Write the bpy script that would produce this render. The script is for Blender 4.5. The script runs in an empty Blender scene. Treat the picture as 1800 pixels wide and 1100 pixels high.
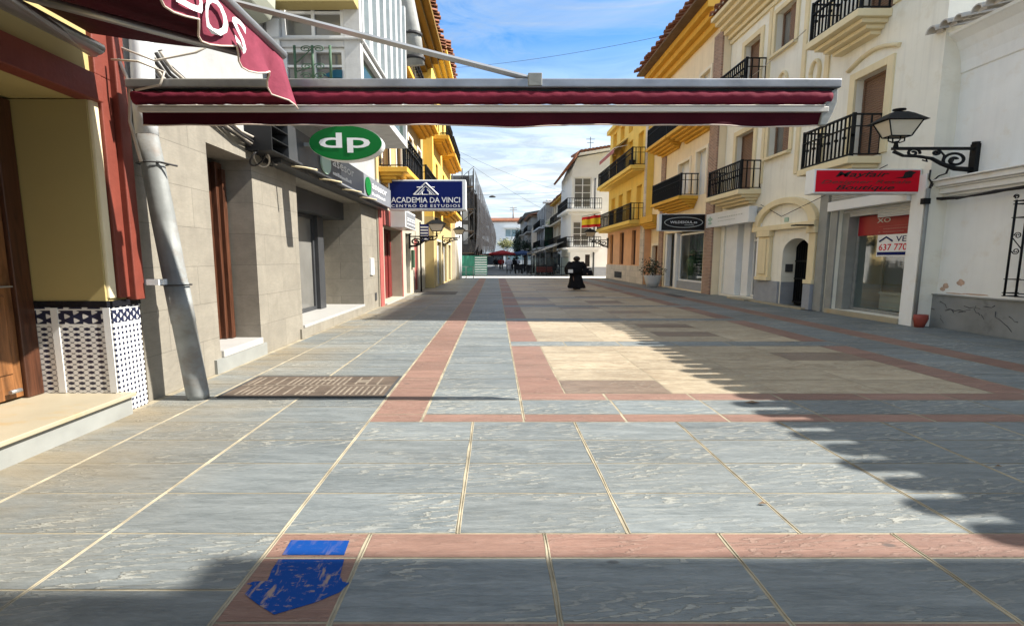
import bpy, bmesh, math, random
from mathutils import Vector
random.seed(11)
S = bpy.context.scene
COL = S.collection
R = math.radians
PI = math.pi

# ------------------------------------------------------------------ survey helpers
TH = math.atan(95 / 800); CC, SS, EYE = math.cos(TH), math.sin(TH), 1.6
def _ray(u, v):
    a = (u - 870) / 800; b = (550 - v) / 800
    return a, CC + SS * b, CC * b - SS
def pX(u, v, X):
    d = _ray(u, v); t = X / d[0]; return (X, d[1] * t, EYE + d[2] * t)
def pY(u, v, Y):
    d = _ray(u, v); t = Y / d[1]; return (d[0] * t, Y, EYE + d[2] * t)
def pZ(u, v, Z=0.0):
    d = _ray(u, v); t = (Z - EYE) / d[2]; return (d[0] * t, d[1] * t, Z)

# ------------------------------------------------------------------ materials
def _nt(name):
    m = bpy.data.materials.new(name); m.use_nodes = True
    nt = m.node_tree; nt.nodes.clear()
    out = nt.nodes.new('ShaderNodeOutputMaterial')
    b = nt.nodes.new('ShaderNodeBsdfPrincipled')
    nt.links.new(b.outputs[0], out.inputs[0])
    return m, nt, b, out
def N(nt, t, **k):
    n = nt.nodes.new('ShaderNode' + t)
    for a, v in k.items():
        if a.startswith('i_'):
            key = a[2:]
            key = int(key) if key.isdigit() else key.replace('_', ' ')
            n.inputs[key].default_value = v
        else: setattr(n, a, v)
    return n
def L(nt, a, b): nt.links.new(a, b)
def mixc(nt, fac, a, b, mode='MIX'):
    n = nt.nodes.new('ShaderNodeMix'); n.data_type = 'RGBA'; n.blend_type = mode
    for sock, val in ((n.inputs[0], fac), (n.inputs[6], a), (n.inputs[7], b)):
        if hasattr(val, 'is_output'): nt.links.new(val, sock)
        else: sock.default_value = val if not isinstance(val, tuple) else (*val[:3], 1)
    return n.outputs[2]
def math_(nt, op, a, b=None):
    n = nt.nodes.new('ShaderNodeMath'); n.operation = op
    for i, v in enumerate((a, b)):
        if v is None: continue
        if hasattr(v, 'is_output'): nt.links.new(v, n.inputs[i])
        else: n.inputs[i].default_value = v
    return n.outputs[0]
def ramp(nt, fac, stops):
    n = nt.nodes.new('ShaderNodeValToRGB'); cr = n.color_ramp
    while len(cr.elements) < len(stops): cr.elements.new(.5)
    for e, (p, c) in zip(cr.elements, stops):
        e.position = p; e.color = (c, c, c, 1) if not isinstance(c, tuple) else (*c, 1)
    L(nt, fac, n.inputs[0]); return n.outputs[0]
def coords(nt, scale=(1, 1, 1), world=True):
    g = N(nt, 'NewGeometry').outputs['Position'] if world else N(nt, 'TexCoord').outputs['Object']
    mp = N(nt, 'Mapping'); mp.inputs['Scale'].default_value = scale
    L(nt, g, mp.inputs[0]); return mp.outputs[0]
def noise(nt, co, scale, detail=5, rough=.55, dist=0):
    n = N(nt, 'TexNoise'); n.inputs['Scale'].default_value = scale; n.inputs['Detail'].default_value = detail
    n.inputs['Roughness'].default_value = rough; n.inputs['Distortion'].default_value = dist
    L(nt, co, n.inputs['Vector']); return n.outputs[0]
def bump(nt, b, h, strength=.3, dist=.02):
    n = N(nt, 'Bump'); n.inputs['Strength'].default_value = strength; n.inputs['Distance'].default_value = dist
    L(nt, h, n.inputs['Height']); L(nt, n.outputs[0], b.inputs['Normal'])

def plain(name, col, rough=.7, var=.12, scale=4, bmp=.15, bscale=60, metal=0, streak=0, dirt=None, spec=.35):
    """surface with blotches, fine relief and optional rain streaks / dirt of its own shape"""
    m, nt, b, out = _nt(name)
    co = coords(nt, (.6, 1, 1))
    n1 = noise(nt, co, scale, 6)
    v1 = ramp(nt, n1, [(.3, 1 - var), (.7, 1 + var * .5)])
    c = mixc(nt, 1.0, (*col,), v1, 'MULTIPLY')
    if streak:
        st = noise(nt, coords(nt, (3.5, 7, .35)), 1.0, 5)
        c = mixc(nt, ramp(nt, st, [(.5, 0.0), (.75, streak)]), c, tuple(x * .55 for x in col))
    if dirt:
        dn = noise(nt, coords(nt, (.8, 1.7, 1.7)), 1.3, 8, .65)
        c = mixc(nt, ramp(nt, dn, [(.56, 0.0), (.72, .8)]), c, dirt)
    L(nt, c, b.inputs['Base Color'])
    b.inputs['Roughness'].default_value = rough; b.inputs['Metallic'].default_value = metal
    b.inputs['Specular IOR Level'].default_value = spec
    if bmp: bump(nt, b, noise(nt, co, bscale, 4), bmp, .01)
    return m

def wall_tiles(name, col, tw, th, mortar=.012, joint=(.2, .19, .17), off=.5, var=.12, rough=.55, grain=True):
    """masonry laid on a wall plane: courses up Z, units along the wall"""
    m, nt, b, out = _nt(name)
    g = N(nt, 'NewGeometry').outputs['Position']
    sp = N(nt, 'SeparateXYZ'); L(nt, g, sp.inputs[0])
    cb = N(nt, 'CombineXYZ')
    L(nt, math_(nt, 'ADD', math_(nt, 'MULTIPLY', sp.outputs[0], .46), sp.outputs[1]), cb.inputs[0])
    L(nt, sp.outputs[2], cb.inputs[1])
    br = N(nt, 'TexBrick'); br.offset = off
    br.inputs['Scale'].default_value = 1; br.inputs['Brick Width'].default_value = tw
    br.inputs['Row Height'].default_value = th; br.inputs['Mortar Size'].default_value = mortar
    br.inputs['Mortar Smooth'].default_value = .2
    br.inputs['Color1'].default_value = (*[x * (1 - var) for x in col], 1)
    br.inputs['Color2'].default_value = (*[x * (1 + var) for x in col], 1)
    br.inputs['Mortar'].default_value = (*joint, 1)
    L(nt, cb.outputs[0], br.inputs[0])
    n1 = noise(nt, coords(nt, (2, 2, 2)), 1.6, 8, .6, .8)
    c = mixc(nt, 1.0, br.outputs[0], ramp(nt, n1, [(.3, .86), (.7, 1.1)]), 'MULTIPLY')
    if grain:
        gr = noise(nt, coords(nt, (3, 3, 11)), 3, 6, .6, 1.5)
        c = mixc(nt, 1.0, c, ramp(nt, gr, [(.35, .93), (.6, 1.05)]), 'MULTIPLY')
    ru = noise(nt, coords(nt, (3.5, 5, .3)), 1.0, 6, .6)
    c = mixc(nt, ramp(nt, ru, [(.52, 0.0), (.72, .35)]), c, tuple(x * .55 for x in col))
    bl = noise(nt, coords(nt, (.8, 1.4, 1.4)), 1.1, 7, .65)
    c = mixc(nt, ramp(nt, bl, [(.55, 0.0), (.75, .3)]), c, tuple(x * .6 for x in col))
    L(nt, c, b.inputs['Base Color']); b.inputs['Roughness'].default_value = rough
    h = math_(nt, 'ADD', math_(nt, 'MULTIPLY', br.outputs[1], -1.0), math_(nt, 'MULTIPLY', n1, .3))
    bump(nt, b, h, .35, .012)
    return m

def paving(name, dark, light, vein, riven=1.0, rough=.6, stain=None, hue=.1, vein_amt=.5, grain=(1.6, 5.5), fine=7.0):
    """riven stone slabs, each with its own grain (offset by the per-slab 'tint' attribute)"""
    m, nt, b, out = _nt(name)
    at = N(nt, 'Attribute'); at.attribute_name = 'tint'
    flat = coords(nt, (.46, 1, 1))
    ad = N(nt, 'VectorMath'); ad.operation = 'MULTIPLY_ADD'
    L(nt, at.outputs['Color'], ad.inputs[0]); ad.inputs[1].default_value = (23, 31, 17); L(nt, flat, ad.inputs[2])
    co = ad.outputs[0]
    rot = N(nt, 'Mapping'); rot.inputs['Rotation'].default_value = (0, 0, .5); rot.inputs['Scale'].default_value = (*grain, 1)
    L(nt, co, rot.inputs[0])
    n0 = noise(nt, rot.outputs[0], 1.7, 6, .55, 1.2)
    n1 = noise(nt, rot.outputs[0], fine, 9, .68, 1.8)
    n2 = noise(nt, co, 2.1, 4, .5, .6)
    n3 = noise(nt, co, 34, 5, .7)
    w = N(nt, 'TexWave'); w.inputs['Scale'].default_value = 1.9; w.inputs['Distortion'].default_value = 13
    w.inputs['Detail'].default_value = 5; w.inputs['Detail Scale'].default_value = 1.1; w.inputs['Detail Roughness'].default_value = .6
    L(nt, rot.outputs[0], w.inputs[0])
    tone = math_(nt, 'ADD', math_(nt, 'MULTIPLY', n0, .45), math_(nt, 'ADD', math_(nt, 'MULTIPLY', n1, .4), math_(nt, 'MULTIPLY', n3, .15)))
    c = mixc(nt, ramp(nt, tone, [(.36, 0.0), (.63, 1.0)]), dark, light)
    mask = ramp(nt, n2, [(.43, 0.0), (.60, 1.0)])
    ridge = ramp(nt, w.outputs[1], [(.78, 0.0), (.90, 1.0), (1.0, .6)])
    vn = math_(nt, 'MULTIPLY', ridge, math_(nt, 'MULTIPLY', mask, vein_amt))
    c = mixc(nt, vn, c, vein)
    sp = N(nt, 'SeparateColor'); L(nt, at.outputs['Color'], sp.inputs[0])
    c = mixc(nt, 1.0, c, ramp(nt, sp.outputs[0], [(0, 1 - hue), (1, 1 + hue)]), 'MULTIPLY')
    c = mixc(nt, math_(nt, 'MULTIPLY', sp.outputs[1], .16), c, tuple((x + y) * .5 for x, y in zip(vein, light)))
    if stain:
        sn = noise(nt, coords(nt, (.35, .7, 1)), 1.1, 7, .6, .5)
        x = N(nt, 'SeparateXYZ'); L(nt, N(nt, 'NewGeometry').outputs['Position'], x.inputs[0])
        near = N(nt, 'MapRange'); near.inputs[1].default_value = -1.9; near.inputs[2].default_value = -3.7
        L(nt, x.outputs[0], near.inputs[0])
        c = mixc(nt, math_(nt, 'MULTIPLY', ramp(nt, sn, [(.36, 0.0), (.6, .85)]), near.outputs[0]), c, stain)
    # gum spots, scuffs and trodden dirt
    vo = N(nt, 'TexVoronoi'); vo.inputs['Scale'].default_value = 2.6; L(nt, flat, vo.inputs['Vector'])
    vs_ = N(nt, 'SeparateColor'); L(nt, vo.outputs['Color'], vs_.inputs[0])
    spot = math_(nt, 'MULTIPLY', ramp(nt, vo.outputs['Distance'], [(.035, .7), (.055, 0.0)]), math_(nt, 'GREATER_THAN', vs_.outputs[0], .62))
    c = mixc(nt, spot, c, (.055, .053, .05))
    sc = noise(nt, coords(nt, (.46, 1, 1)), 1.9, 9, .75)
    c = mixc(nt, ramp(nt, sc, [(.57, 0.0), (.74, .45)]), c, tuple(x * .45 for x in dark))
    big = noise(nt, coords(nt, (.2, .5, 1)), 1.2, 5, .6)
    c = mixc(nt, 1.0, c, ramp(nt, big, [(.3, .87), (.7, 1.1)]), 'MULTIPLY')
    L(nt, c, b.inputs['Base Color'])
    rn = N(nt, 'MapRange'); rn.inputs[3].default_value = rough - .12; rn.inputs[4].default_value = rough + .15
    L(nt, n1, rn.inputs[0]); L(nt, rn.outputs[0], b.inputs['Roughness'])
    b.inputs['Specular IOR Level'].default_value = .35
    h = math_(nt, 'ADD', math_(nt, 'MULTIPLY', tone, 1.3 * riven), math_(nt, 'MULTIPLY', math_(nt, 'MULTIPLY', ridge, mask), .45 * riven))
    bump(nt, b, h, 1.0, .016)
    return m

def glassy(name, col=(.02, .025, .03), rough=.06):
    m, nt, b, out = _nt(name)
    n = noise(nt, coords(nt, (.5, 1, 1)), .9, 3)
    L(nt, mixc(nt, n, tuple(x * .5 for x in col), tuple(x * 1.6 for x in col)), b.inputs['Base Color'])
    b.inputs['Roughness'].default_value = rough; b.inputs['Specular IOR Level'].default_value = .7
    bump(nt, b, noise(nt, coords(nt), 1.3, 2), .03, .02)
    return m
def clear_glass(name, tint=(.8, .9, .88)):
    m, nt, b, out = _nt(name)
    tr = N(nt, 'BsdfTransparent'); tr.inputs[0].default_value = (*tint, 1)
    gl = N(nt, 'BsdfGlossy'); gl.inputs[1].default_value = .03
    fr = N(nt, 'Fresnel'); fr.inputs[0].default_value = 1.5
    mx = N(nt, 'MixShader')
    L(nt, math_(nt, 'ADD', math_(nt, 'MULTIPLY', fr.outputs[0], .2), .02), mx.inputs[0])
    L(nt, tr.outputs[0], mx.inputs[1]); L(nt, gl.outputs[0], mx.inputs[2])
    nt.nodes.remove(b); L(nt, mx.outputs[0], out.inputs[0])
    return m
def net(name, col, cover):
    m, nt, b, out = _nt(name)
    tr = N(nt, 'BsdfTransparent'); mx = N(nt, 'MixShader')
    n = noise(nt, coords(nt, (1, .6, 1)), .8, 6, .6)
    L(nt, ramp(nt, n, [(.3, cover - .3), (.7, min(1, cover + .25))]), mx.inputs[0])
    b.inputs['Base Color'].default_value = (*col, 1); b.inputs['Roughness'].default_value = .9
    L(nt, tr.outputs[0], mx.inputs[1]); L(nt, b.outputs[0], mx.inputs[2]); L(nt, mx.outputs[0], out.inputs[0])
    return m
def ribbed(name, col, axis=2, freq=14, rough=.55, var=.1, metal=0, depth=.5):
    m, nt, b, out = _nt(name)
    sp = N(nt, 'SeparateXYZ'); L(nt, N(nt, 'NewGeometry').outputs['Position'], sp.inputs[0])
    s = math_(nt, 'SINE', math_(nt, 'MULTIPLY', sp.outputs[axis], freq * 2 * PI))
    n = noise(nt, coords(nt), 2.5, 6)
    c = mixc(nt, 1.0, (*col,), ramp(nt, n, [(.3, 1 - var), (.7, 1 + var)]), 'MULTIPLY')
    L(nt, c, b.inputs['Base Color']); b.inputs['Roughness'].default_value = rough; b.inputs['Metallic'].default_value = metal
    bump(nt, b, s, depth, .02)
    return m
def wood(name, col):
    m, nt, b, out = _nt(name)
    w = noise(nt, coords(nt, (9, 9, .8)), 2.2, 8, .6, 1.2)
    c = mixc(nt, ramp(nt, w, [(.35, 0.0), (.65, 1.0)]), tuple(x * .55 for x in col), tuple(x * 1.35 for x in col))
    L(nt, c, b.inputs['Base Color']); b.inputs['Roughness'].default_value = .38
    bump(nt, b, w, .15, .005); return m
def cloth(name, col, var=.2, rough=.85):
    m, nt, b, out = _nt(name)
    n = noise(nt, coords(nt, (1.2, 2, 2)), 2.0, 7, .6, .6)
    c = mixc(nt, 1.0, (*col,), ramp(nt, n, [(.3, 1 - var), (.7, 1 + var)]), 'MULTIPLY')
    L(nt, c, b.inputs['Base Color']); b.inputs['Roughness'].default_value = rough
    b.inputs['Specular IOR Level'].default_value = .12
    bump(nt, b, noise(nt, coords(nt, (3, 5, 5)), 3, 5), .35, .02); return m
def leafmat(name, c1, c2):
    m, nt, b, out = _nt(name)
    n = noise(nt, coords(nt), 3.5, 4)
    L(nt, mixc(nt, ramp(nt, n, [(.35, 0.0), (.65, 1.0)]), c1, c2), b.inputs['Base Color']); b.inputs['Roughness'].default_value = .55
    return m
def azulejo(name):
    """blue and white glazed tiles with a lattice pattern, in a border-and-field layout"""
    m, nt, b, out = _nt(name)
    sp = N(nt, 'SeparateXYZ'); L(nt, N(nt, 'NewGeometry').outputs['Position'], sp.inputs[0])
    # the two faces share one running coordinate
    run = math_(nt, 'ADD', math_(nt, 'MULTIPLY', sp.outputs[0], .46), sp.outputs[1])
    def wv(s, f, ph=0): return math_(nt, 'SINE', math_(nt, 'ADD', math_(nt, 'MULTIPLY', s, f * 2 * PI), ph))
    P = 1 / .05; Q = 1 / .056
    def cv(s_, f): return math_(nt, 'COSINE', math_(nt, 'MULTIPLY', s_, f * 2 * PI))
    a, c = cv(run, P), cv(sp.outputs[2], Q)
    lat = ramp(nt, math_(nt, 'ABSOLUTE', math_(nt, 'SUBTRACT', a, c)), [(.18, 1.0), (.36, 0.0)])
    dots = ramp(nt, math_(nt, 'MULTIPLY', math_(nt, 'ADD', a, c), .5), [(.22, 0.0), (.42, 1.0)])
    cross = math_(nt, 'MULTIPLY', ramp(nt, math_(nt, 'ABSOLUTE', a), [(.12, 1.0), (.3, 0.0)]), math_(nt, 'GREATER_THAN', c, .2))
    field = math_(nt, 'MAXIMUM', math_(nt, 'MAXIMUM', math_(nt, 'MULTIPLY', lat, .75), dots), math_(nt, 'MULTIPLY', cross, .6))
    br = wv(run, 1 / .085); bz = wv(sp.outputs[2], 1 / .085, 1.2)
    border = ramp(nt, math_(nt, 'ADD', math_(nt, 'MULTIPLY', br, bz), math_(nt, 'MULTIPLY', wv(run, 2 / .085, .7), .5)), [(.34, 1.0), (.44, 0.0)])
    inb = math_(nt, 'GREATER_THAN', sp.outputs[2], .945)
    f = N(nt, 'Mix'); f.data_type = 'FLOAT'; L(nt, inb, f.inputs[0]); L(nt, field, f.inputs[2]); L(nt, border, f.inputs[3])
    fac = f.outputs[0]
    for (lo, hi) in ((.925, .947), (1.085, 1.1)):   # plain white listels
        band = math_(nt, 'MULTIPLY', math_(nt, 'GREATER_THAN', sp.outputs[2], lo), math_(nt, 'LESS_THAN', sp.outputs[2], hi))
        fac = math_(nt, 'MULTIPLY', fac, math_(nt, 'SUBTRACT', 1.0, band))
    L(nt, mixc(nt, fac, (.72, .71, .68), (.018, .022, .05)), b.inputs['Base Color'])
    b.inputs['Roughness'].default_value = .3
    bump(nt, b, noise(nt, coords(nt), 20, 3), .1, .004); return m

M = {}
M['slate'] = paving('slate slab', (.082, .098, .102), (.205, .224, .224), (.40, .39, .335), 1.0, .55, stain=(.26, .205, .125), vein_amt=.95, hue=.13)
M['redstone'] = paving('red slab', (.155, .084, .062), (.26, .152, .115), (.36, .26, .205), .7, .62, vein_amt=.4, hue=.12)
M['cream'] = paving('travertine slab', (.21, .155, .098), (.42, .35, .245), (.46, .40, .30), .6, .55, vein_amt=.5, grain=(2.6, 3.2), fine=4.0, hue=.13)
M['brownstone'] = paving('brown marble slab', (.13, .092, .066), (.235, .175, .13), (.30, .25, .19), .6, .5, vein_amt=.5, grain=(2.4, 3.2), fine=4.0, hue=.13)
M['grout'] = plain('grout', (.33, .285, .20), .9, .4, 5, .6, 50)
M['asphalt'] = plain('street stone', (.22, .22, .21), .85, .25, 1.5, .3, 30)
M['kerbstone'] = plain('kerb stone', (.62, .6, .55), .8, .1)
M['bluepaint'] = None
M['stone'] = wall_tiles('stone cladding', (.25, .226, .182), 1.2, .5, .006, (.185, .167, .133), .5, .06)
M['plaster'] = plain('white plaster', (.82, .815, .78), .85, .06, 1.6, .25, 26, streak=.12)
M['plasterlit'] = plain('streaked white plaster dimmed for sun', (.36, .36, .35), .9, .14, 2.2, .35, 22, streak=.2)  # darker copy of white plaster; its colour makes up for strong sun
M['plastercream'] = plain('streaked cream plaster dimmed for sun', (.44, .40, .31), .9, .14, 2.2, .35, 22, streak=.25)  # off white facade colour lowered for the sunlit ground floor on the left
M['baywhite'] = plain('weathered white joinery', (.58, .58, .565), .6, .14, 5, .2, 30, streak=.35)
M['oldplaster'] = plain('old white plaster', (.82, .815, .775), .85, .06, 1.3, .35, 18, streak=.10, dirt=(.74, .69, .60))
M['creamwall'] = plain('off white facade', (.83, .795, .68), .85, .06, 1.5, .3, 24, streak=.24, dirt=(.72, .66, .52))
M['creamtrim'] = plain('cream trim', (.76, .64, .40), .8, .08, 2, .2, 30, streak=.15)
M['peach'] = plain('pale peach render', (.83, .70, .49), .85, .07, 1.5, .2, 30, streak=.22)
M['peachtrim'] = plain('pale cream render', (.82, .74, .58), .85, .05, 2, .2)
M['ochre'] = plain('ochre render', (.68, .38, .05), .8, .1, 1.6, .2, 30, streak=.2)
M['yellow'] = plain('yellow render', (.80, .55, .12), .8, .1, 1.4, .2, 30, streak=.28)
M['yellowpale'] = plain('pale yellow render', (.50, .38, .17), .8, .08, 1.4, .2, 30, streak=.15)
M['orange'] = plain('orange render', (.72, .40, .21), .85, .12, 1.5, .2)
M['sandstone'] = wall_tiles('pale stone plinth', (.58, .5, .4), .8, .4, .008, (.4, .34, .27))
M['brick'] = wall_tiles('brick pier', (.29, .155, .10), .22, .065, .012, (.42, .35, .28), .5, .25, .85, False)
M['marble'] = plain('grey marble dado', (.25, .26, .255), .45, .3, 1.1, .1, 30, dirt=(.09, .095, .095), streak=.2)
M['greydado'] = plain('grey painted dado', (.30, .315, .34), .7, .1)
M['tan'] = plain('mustard reveal render', (.42, .33, .135), .75, .06, 1.2, .1)
M['creambead'] = plain('cream bead', (.74, .64, .42), .75, .08)
M['redpaint'] = plain('red oxide paint', (.18, .04, .025), .55, .15, 5, .3, 25, streak=.25)
M['darkred'] = plain('dark red paint', (.16, .022, .02), .5, .2, 4, .2, 25)
M['redpanel'] = plain('dull red panel', (.36, .10, .085), .6, .12)
M['azulejo'] = azulejo('blue white glazed tile')
M['blacktile'] = plain('black tile', (.012, .012, .015), .25, .1, 4, 0)
M['stepmarble'] = plain('cream marble step', (.37, .32, .225), .45, .18, 1.2, .1, 30, dirt=(.38, .25, .10))
M['greymarble'] = plain('grey marble riser', (.27, .275, .255), .5, .15, 3, .1)
M['whitemarble'] = plain('white marble sill', (.40, .39, .365), .45, .08, 3, .05)
M['door'] = wood('varnished door wood', (.20, .085, .03))
M['frame_wood'] = wood('dark door frame', (.075, .028, .014))
M['brown_shutter'] = ribbed('brown roller shutter', (.20, .115, .07), 2, 16, .6)
M['grey_shutter'] = ribbed('grey roller shutter', (.5, .5, .48), 2, 14, .5)
M['iron'] = plain('black wrought iron', (.009, .010, .011), .6, .3, 8, .2, 60, spec=.2)
M['greeniron'] = plain('green painted iron', (.06, .12, .07), .55, .2)
M['zinc'] = plain('galvanised metal', (.26, .27, .26), .65, .22, 5, .2, 20, metal=.15, streak=.35, dirt=(.17, .12, .085))
M['pvc'] = plain('white drain pipe', (.70, .72, .72), .5, .06, 3, .05)
M['pvcgrey'] = plain('grey flexible duct', (.36, .36, .33), .7, .2, 6, .4, 14)
M['alu'] = plain('grey aluminium', (.42, .42, .42), .35, .2, 3, .1, 20, metal=.7)
M['cassette'] = plain('weathered steel', (.30, .31, .33), .4, .35, 4, .2, 12, metal=.6)
M['whitebar'] = plain('off white profile', (.62, .58, .52), .5, .1)
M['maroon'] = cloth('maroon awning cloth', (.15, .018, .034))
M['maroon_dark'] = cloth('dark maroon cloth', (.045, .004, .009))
M['valance_pink'] = cloth('faded maroon cloth', (.19, .038, .06), .2)
M['valance_trim'] = plain('cream braid', (.6, .5, .42), .9, .2)
M['letter'] = plain('white lettering', (.78, .78, .77), .6, .04, 4, 0)
M['white'] = plain('white paint', (.78, .78, .76), .5, .04, 3, .05)
M['whitesign'] = plain('white sign box', (.74, .75, .74), .35, .05, 3, 0)
M['faint'] = plain('faint grey lettering', (.50, .53, .51), .5, .1, 3, 0)
M['greensign'] = plain('green sign face', (.006, .15, .03), .55, .08, 2, 0, spec=.12)
M['palegreen'] = plain('pale green disc', (.36, .52, .42), .4, .1, 3, 0)
M['charcoal'] = plain('charcoal fascia', (.05, .052, .055), .4, .15, 2, .05)
M['greyfascia'] = plain('grey fascia', (.21, .22, .24), .35, .1, 2, .05)
M['bluesign'] = plain('blue sign face', (.003, .011, .10), .55, .06, 2, 0, spec=.12)
M['redsign'] = plain('red sign face', (.60, .006, .022), .55, .06, 2, 0, spec=.12)
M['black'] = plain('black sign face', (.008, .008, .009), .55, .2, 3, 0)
M['redposter'] = plain('dark red poster', (.30, .012, .02), .4, .12, 3, 0)
M['glass'] = glassy('window glass')
M['greyglass'] = glassy('grey curtained glass', (.16, .155, .14), .12)
M['greenglass'] = glassy('green glass', (.008, .035, .022), .1)
M['blueglass'] = glassy('pale blue glass', (.22, .32, .34), .15)
M['shopglass'] = clear_glass('shop glass')
M['lampglass'] = plain('milky lamp glass', (.62, .56, .44), .4, .1, 3, 0)
M['interior'] = plain('shop interior', (.10, .10, .072), .8, .2, 1.5, .1)
M['tile'] = plain('terracotta roof tile', (.26, .10, .05), .85, .35, 5, .3, 25, dirt=(.30, .26, .2))
M['tilewhite'] = plain('whitewashed roof tile', (.58, .54, .48), .85, .3, 5, .3, 25, dirt=(.25, .22, .18))
M['soffit_ochre'] = plain('brown ochre eave', (.22, .125, .02), .8, .15, 2, .2)
M['soffit_brown'] = plain('brown eave boards', (.16, .10, .055), .8, .25, 3, .2)
M['mortar_end'] = plain('pale mortar', (.66, .62, .57), .9, .15)
M['olive'] = plain('olive grey render', (.36, .37, .30), .8, .08)
M['grate'] = plain('rusty cast iron', (.105, .078, .058), .7, .35, 6, .5, 30)
M['gratelight'] = plain('dusty grout in cover', (.225, .185, .14), .9, .3, 8, .3)
M['darkgrate'] = plain('dark cast iron', (.06, .06, .06), .7, .3, 6, .4, 30)
M['leaf'] = leafmat('dark glossy leaves', (.012, .025, .012), (.03, .06, .025))
M['leafgreen'] = leafmat('green leaves', (.025, .05, .02), (.07, .11, .04))
M['leafyellow'] = leafmat('yellow green leaves', (.22, .2, .05), (.12, .15, .05))
M['bark'] = plain('bark', (.1, .07, .045), .9, .3)
M['potwhite'] = plain('white clay pot', (.6, .6, .58), .6, .08)
M['terracotta'] = plain('terracotta red', (.30, .06, .04), .6, .15)
M['greenhoard'] = ribbed('green corrugated hoarding', (.03, .21, .13), 0, 2.2, .5, .15, 0, 1.0)
M['net'] = net('dark scaffold netting', (.032, .03, .031), .82)
M['greyhouse'] = plain('grey render', (.40, .39, .37), .85, .2, 1.0, .2, streak=.25)
M['greyhouse2'] = plain('warm grey render', (.48, .45, .40), .85, .15, 1.0, .2, streak=.25)
M['clothblack'] = cloth('black clothing', (.010, .010, .012), .3, .8)
M['clothred'] = cloth('red clothing', (.33, .03, .03))
M['clothwhite'] = cloth('pale clothing', (.55, .55, .6))
M['clothnavy'] = cloth('navy parasol cloth', (.04, .07, .15))
M['clothdark'] = cloth('dark grey cloth', (.025, .025, .03))
M['awningcream'] = cloth('cream awning cloth', (.45, .41, .33))
M['skin'] = plain('skin', (.42, .24, .17), .5, .08, 6, 0)
M['hair'] = plain('dark hair', (.02, .013, .01), .5, .3, 20, .3)
M['flagyellow'] = cloth('yellow flag cloth', (.75, .55, .04), .1)
M['flagred'] = cloth('red flag cloth', (.55, .03, .03), .1)
M['screen'] = net('dark mesh screen', (.02, .022, .026), .85)
M['teal'] = plain('teal reflection colour', (.01, .10, .16), .7, .1)
M['cable'] = plain('black cable', (.03, .028, .028), .6, .2, 5, 0)
M['palecable'] = plain('pale cable', (.5, .45, .38), .6, .2, 5, 0)
M['peeled'] = plain('bare plaster', (.55, .38, .28), .9, .25, 12, .3)
M['crack'] = plain('dark crack', (.08, .08, .085), .9, .3, 12, .3)

def _blue():
    m, nt, b, out = _nt('worn blue road paint')
    mp = N(nt, 'Mapping'); mp.inputs['Rotation'].default_value = (0, 0, .5); mp.inputs['Scale'].default_value = (30, 3.2, 1)
    L(nt, coords(nt, (.46, 1, 1)), mp.inputs[0])
    s = ramp(nt, noise(nt, mp.outputs[0], 1.0, 4, .6, .3), [(.56, 0.0), (.62, 1.0)])
    s2 = ramp(nt, noise(nt, coords(nt, (.46, 1, 1)), 38, 5, .7), [(.57, 0.0), (.64, .85)])
    x = N(nt, 'SeparateXYZ'); L(nt, N(nt, 'NewGeometry').outputs['Position'], x.inputs[0])
    low = N(nt, 'MapRange'); low.inputs[1].default_value = 2.35; low.inputs[2].default_value = 2.15
    low.inputs[3].default_value = .12; low.inputs[4].default_value = 1
    L(nt, x.outputs[1], low.inputs[0])
    f = math_(nt, 'MULTIPLY', math_(nt, 'MAXIMUM', s, s2), low.outputs[0])
    L(nt, mixc(nt, f, (.004, .046, .21), (.26, .19, .165)), b.inputs['Base Color']); b.inputs['Roughness'].default_value = .75; b.inputs['Specular IOR Level'].default_value = .12
    return m
M['bluepaint'] = _blue()

# ------------------------------------------------------------------ mesh helpers
ORG = {}
def props(o, label=None, cat=None, group=None, kind=None):
    if label: o['label'] = label
    if cat: o['category'] = cat
    if group: o['group'] = group
    if kind: o['kind'] = kind
    return o
def thing(name, loc, label, cat, group=None):
    o = bpy.data.objects.new(name, None); COL.objects.link(o); o.location = loc; o.empty_display_size = .2
    ORG[o.name] = Vector(loc); return props(o, label, cat, group)

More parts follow.
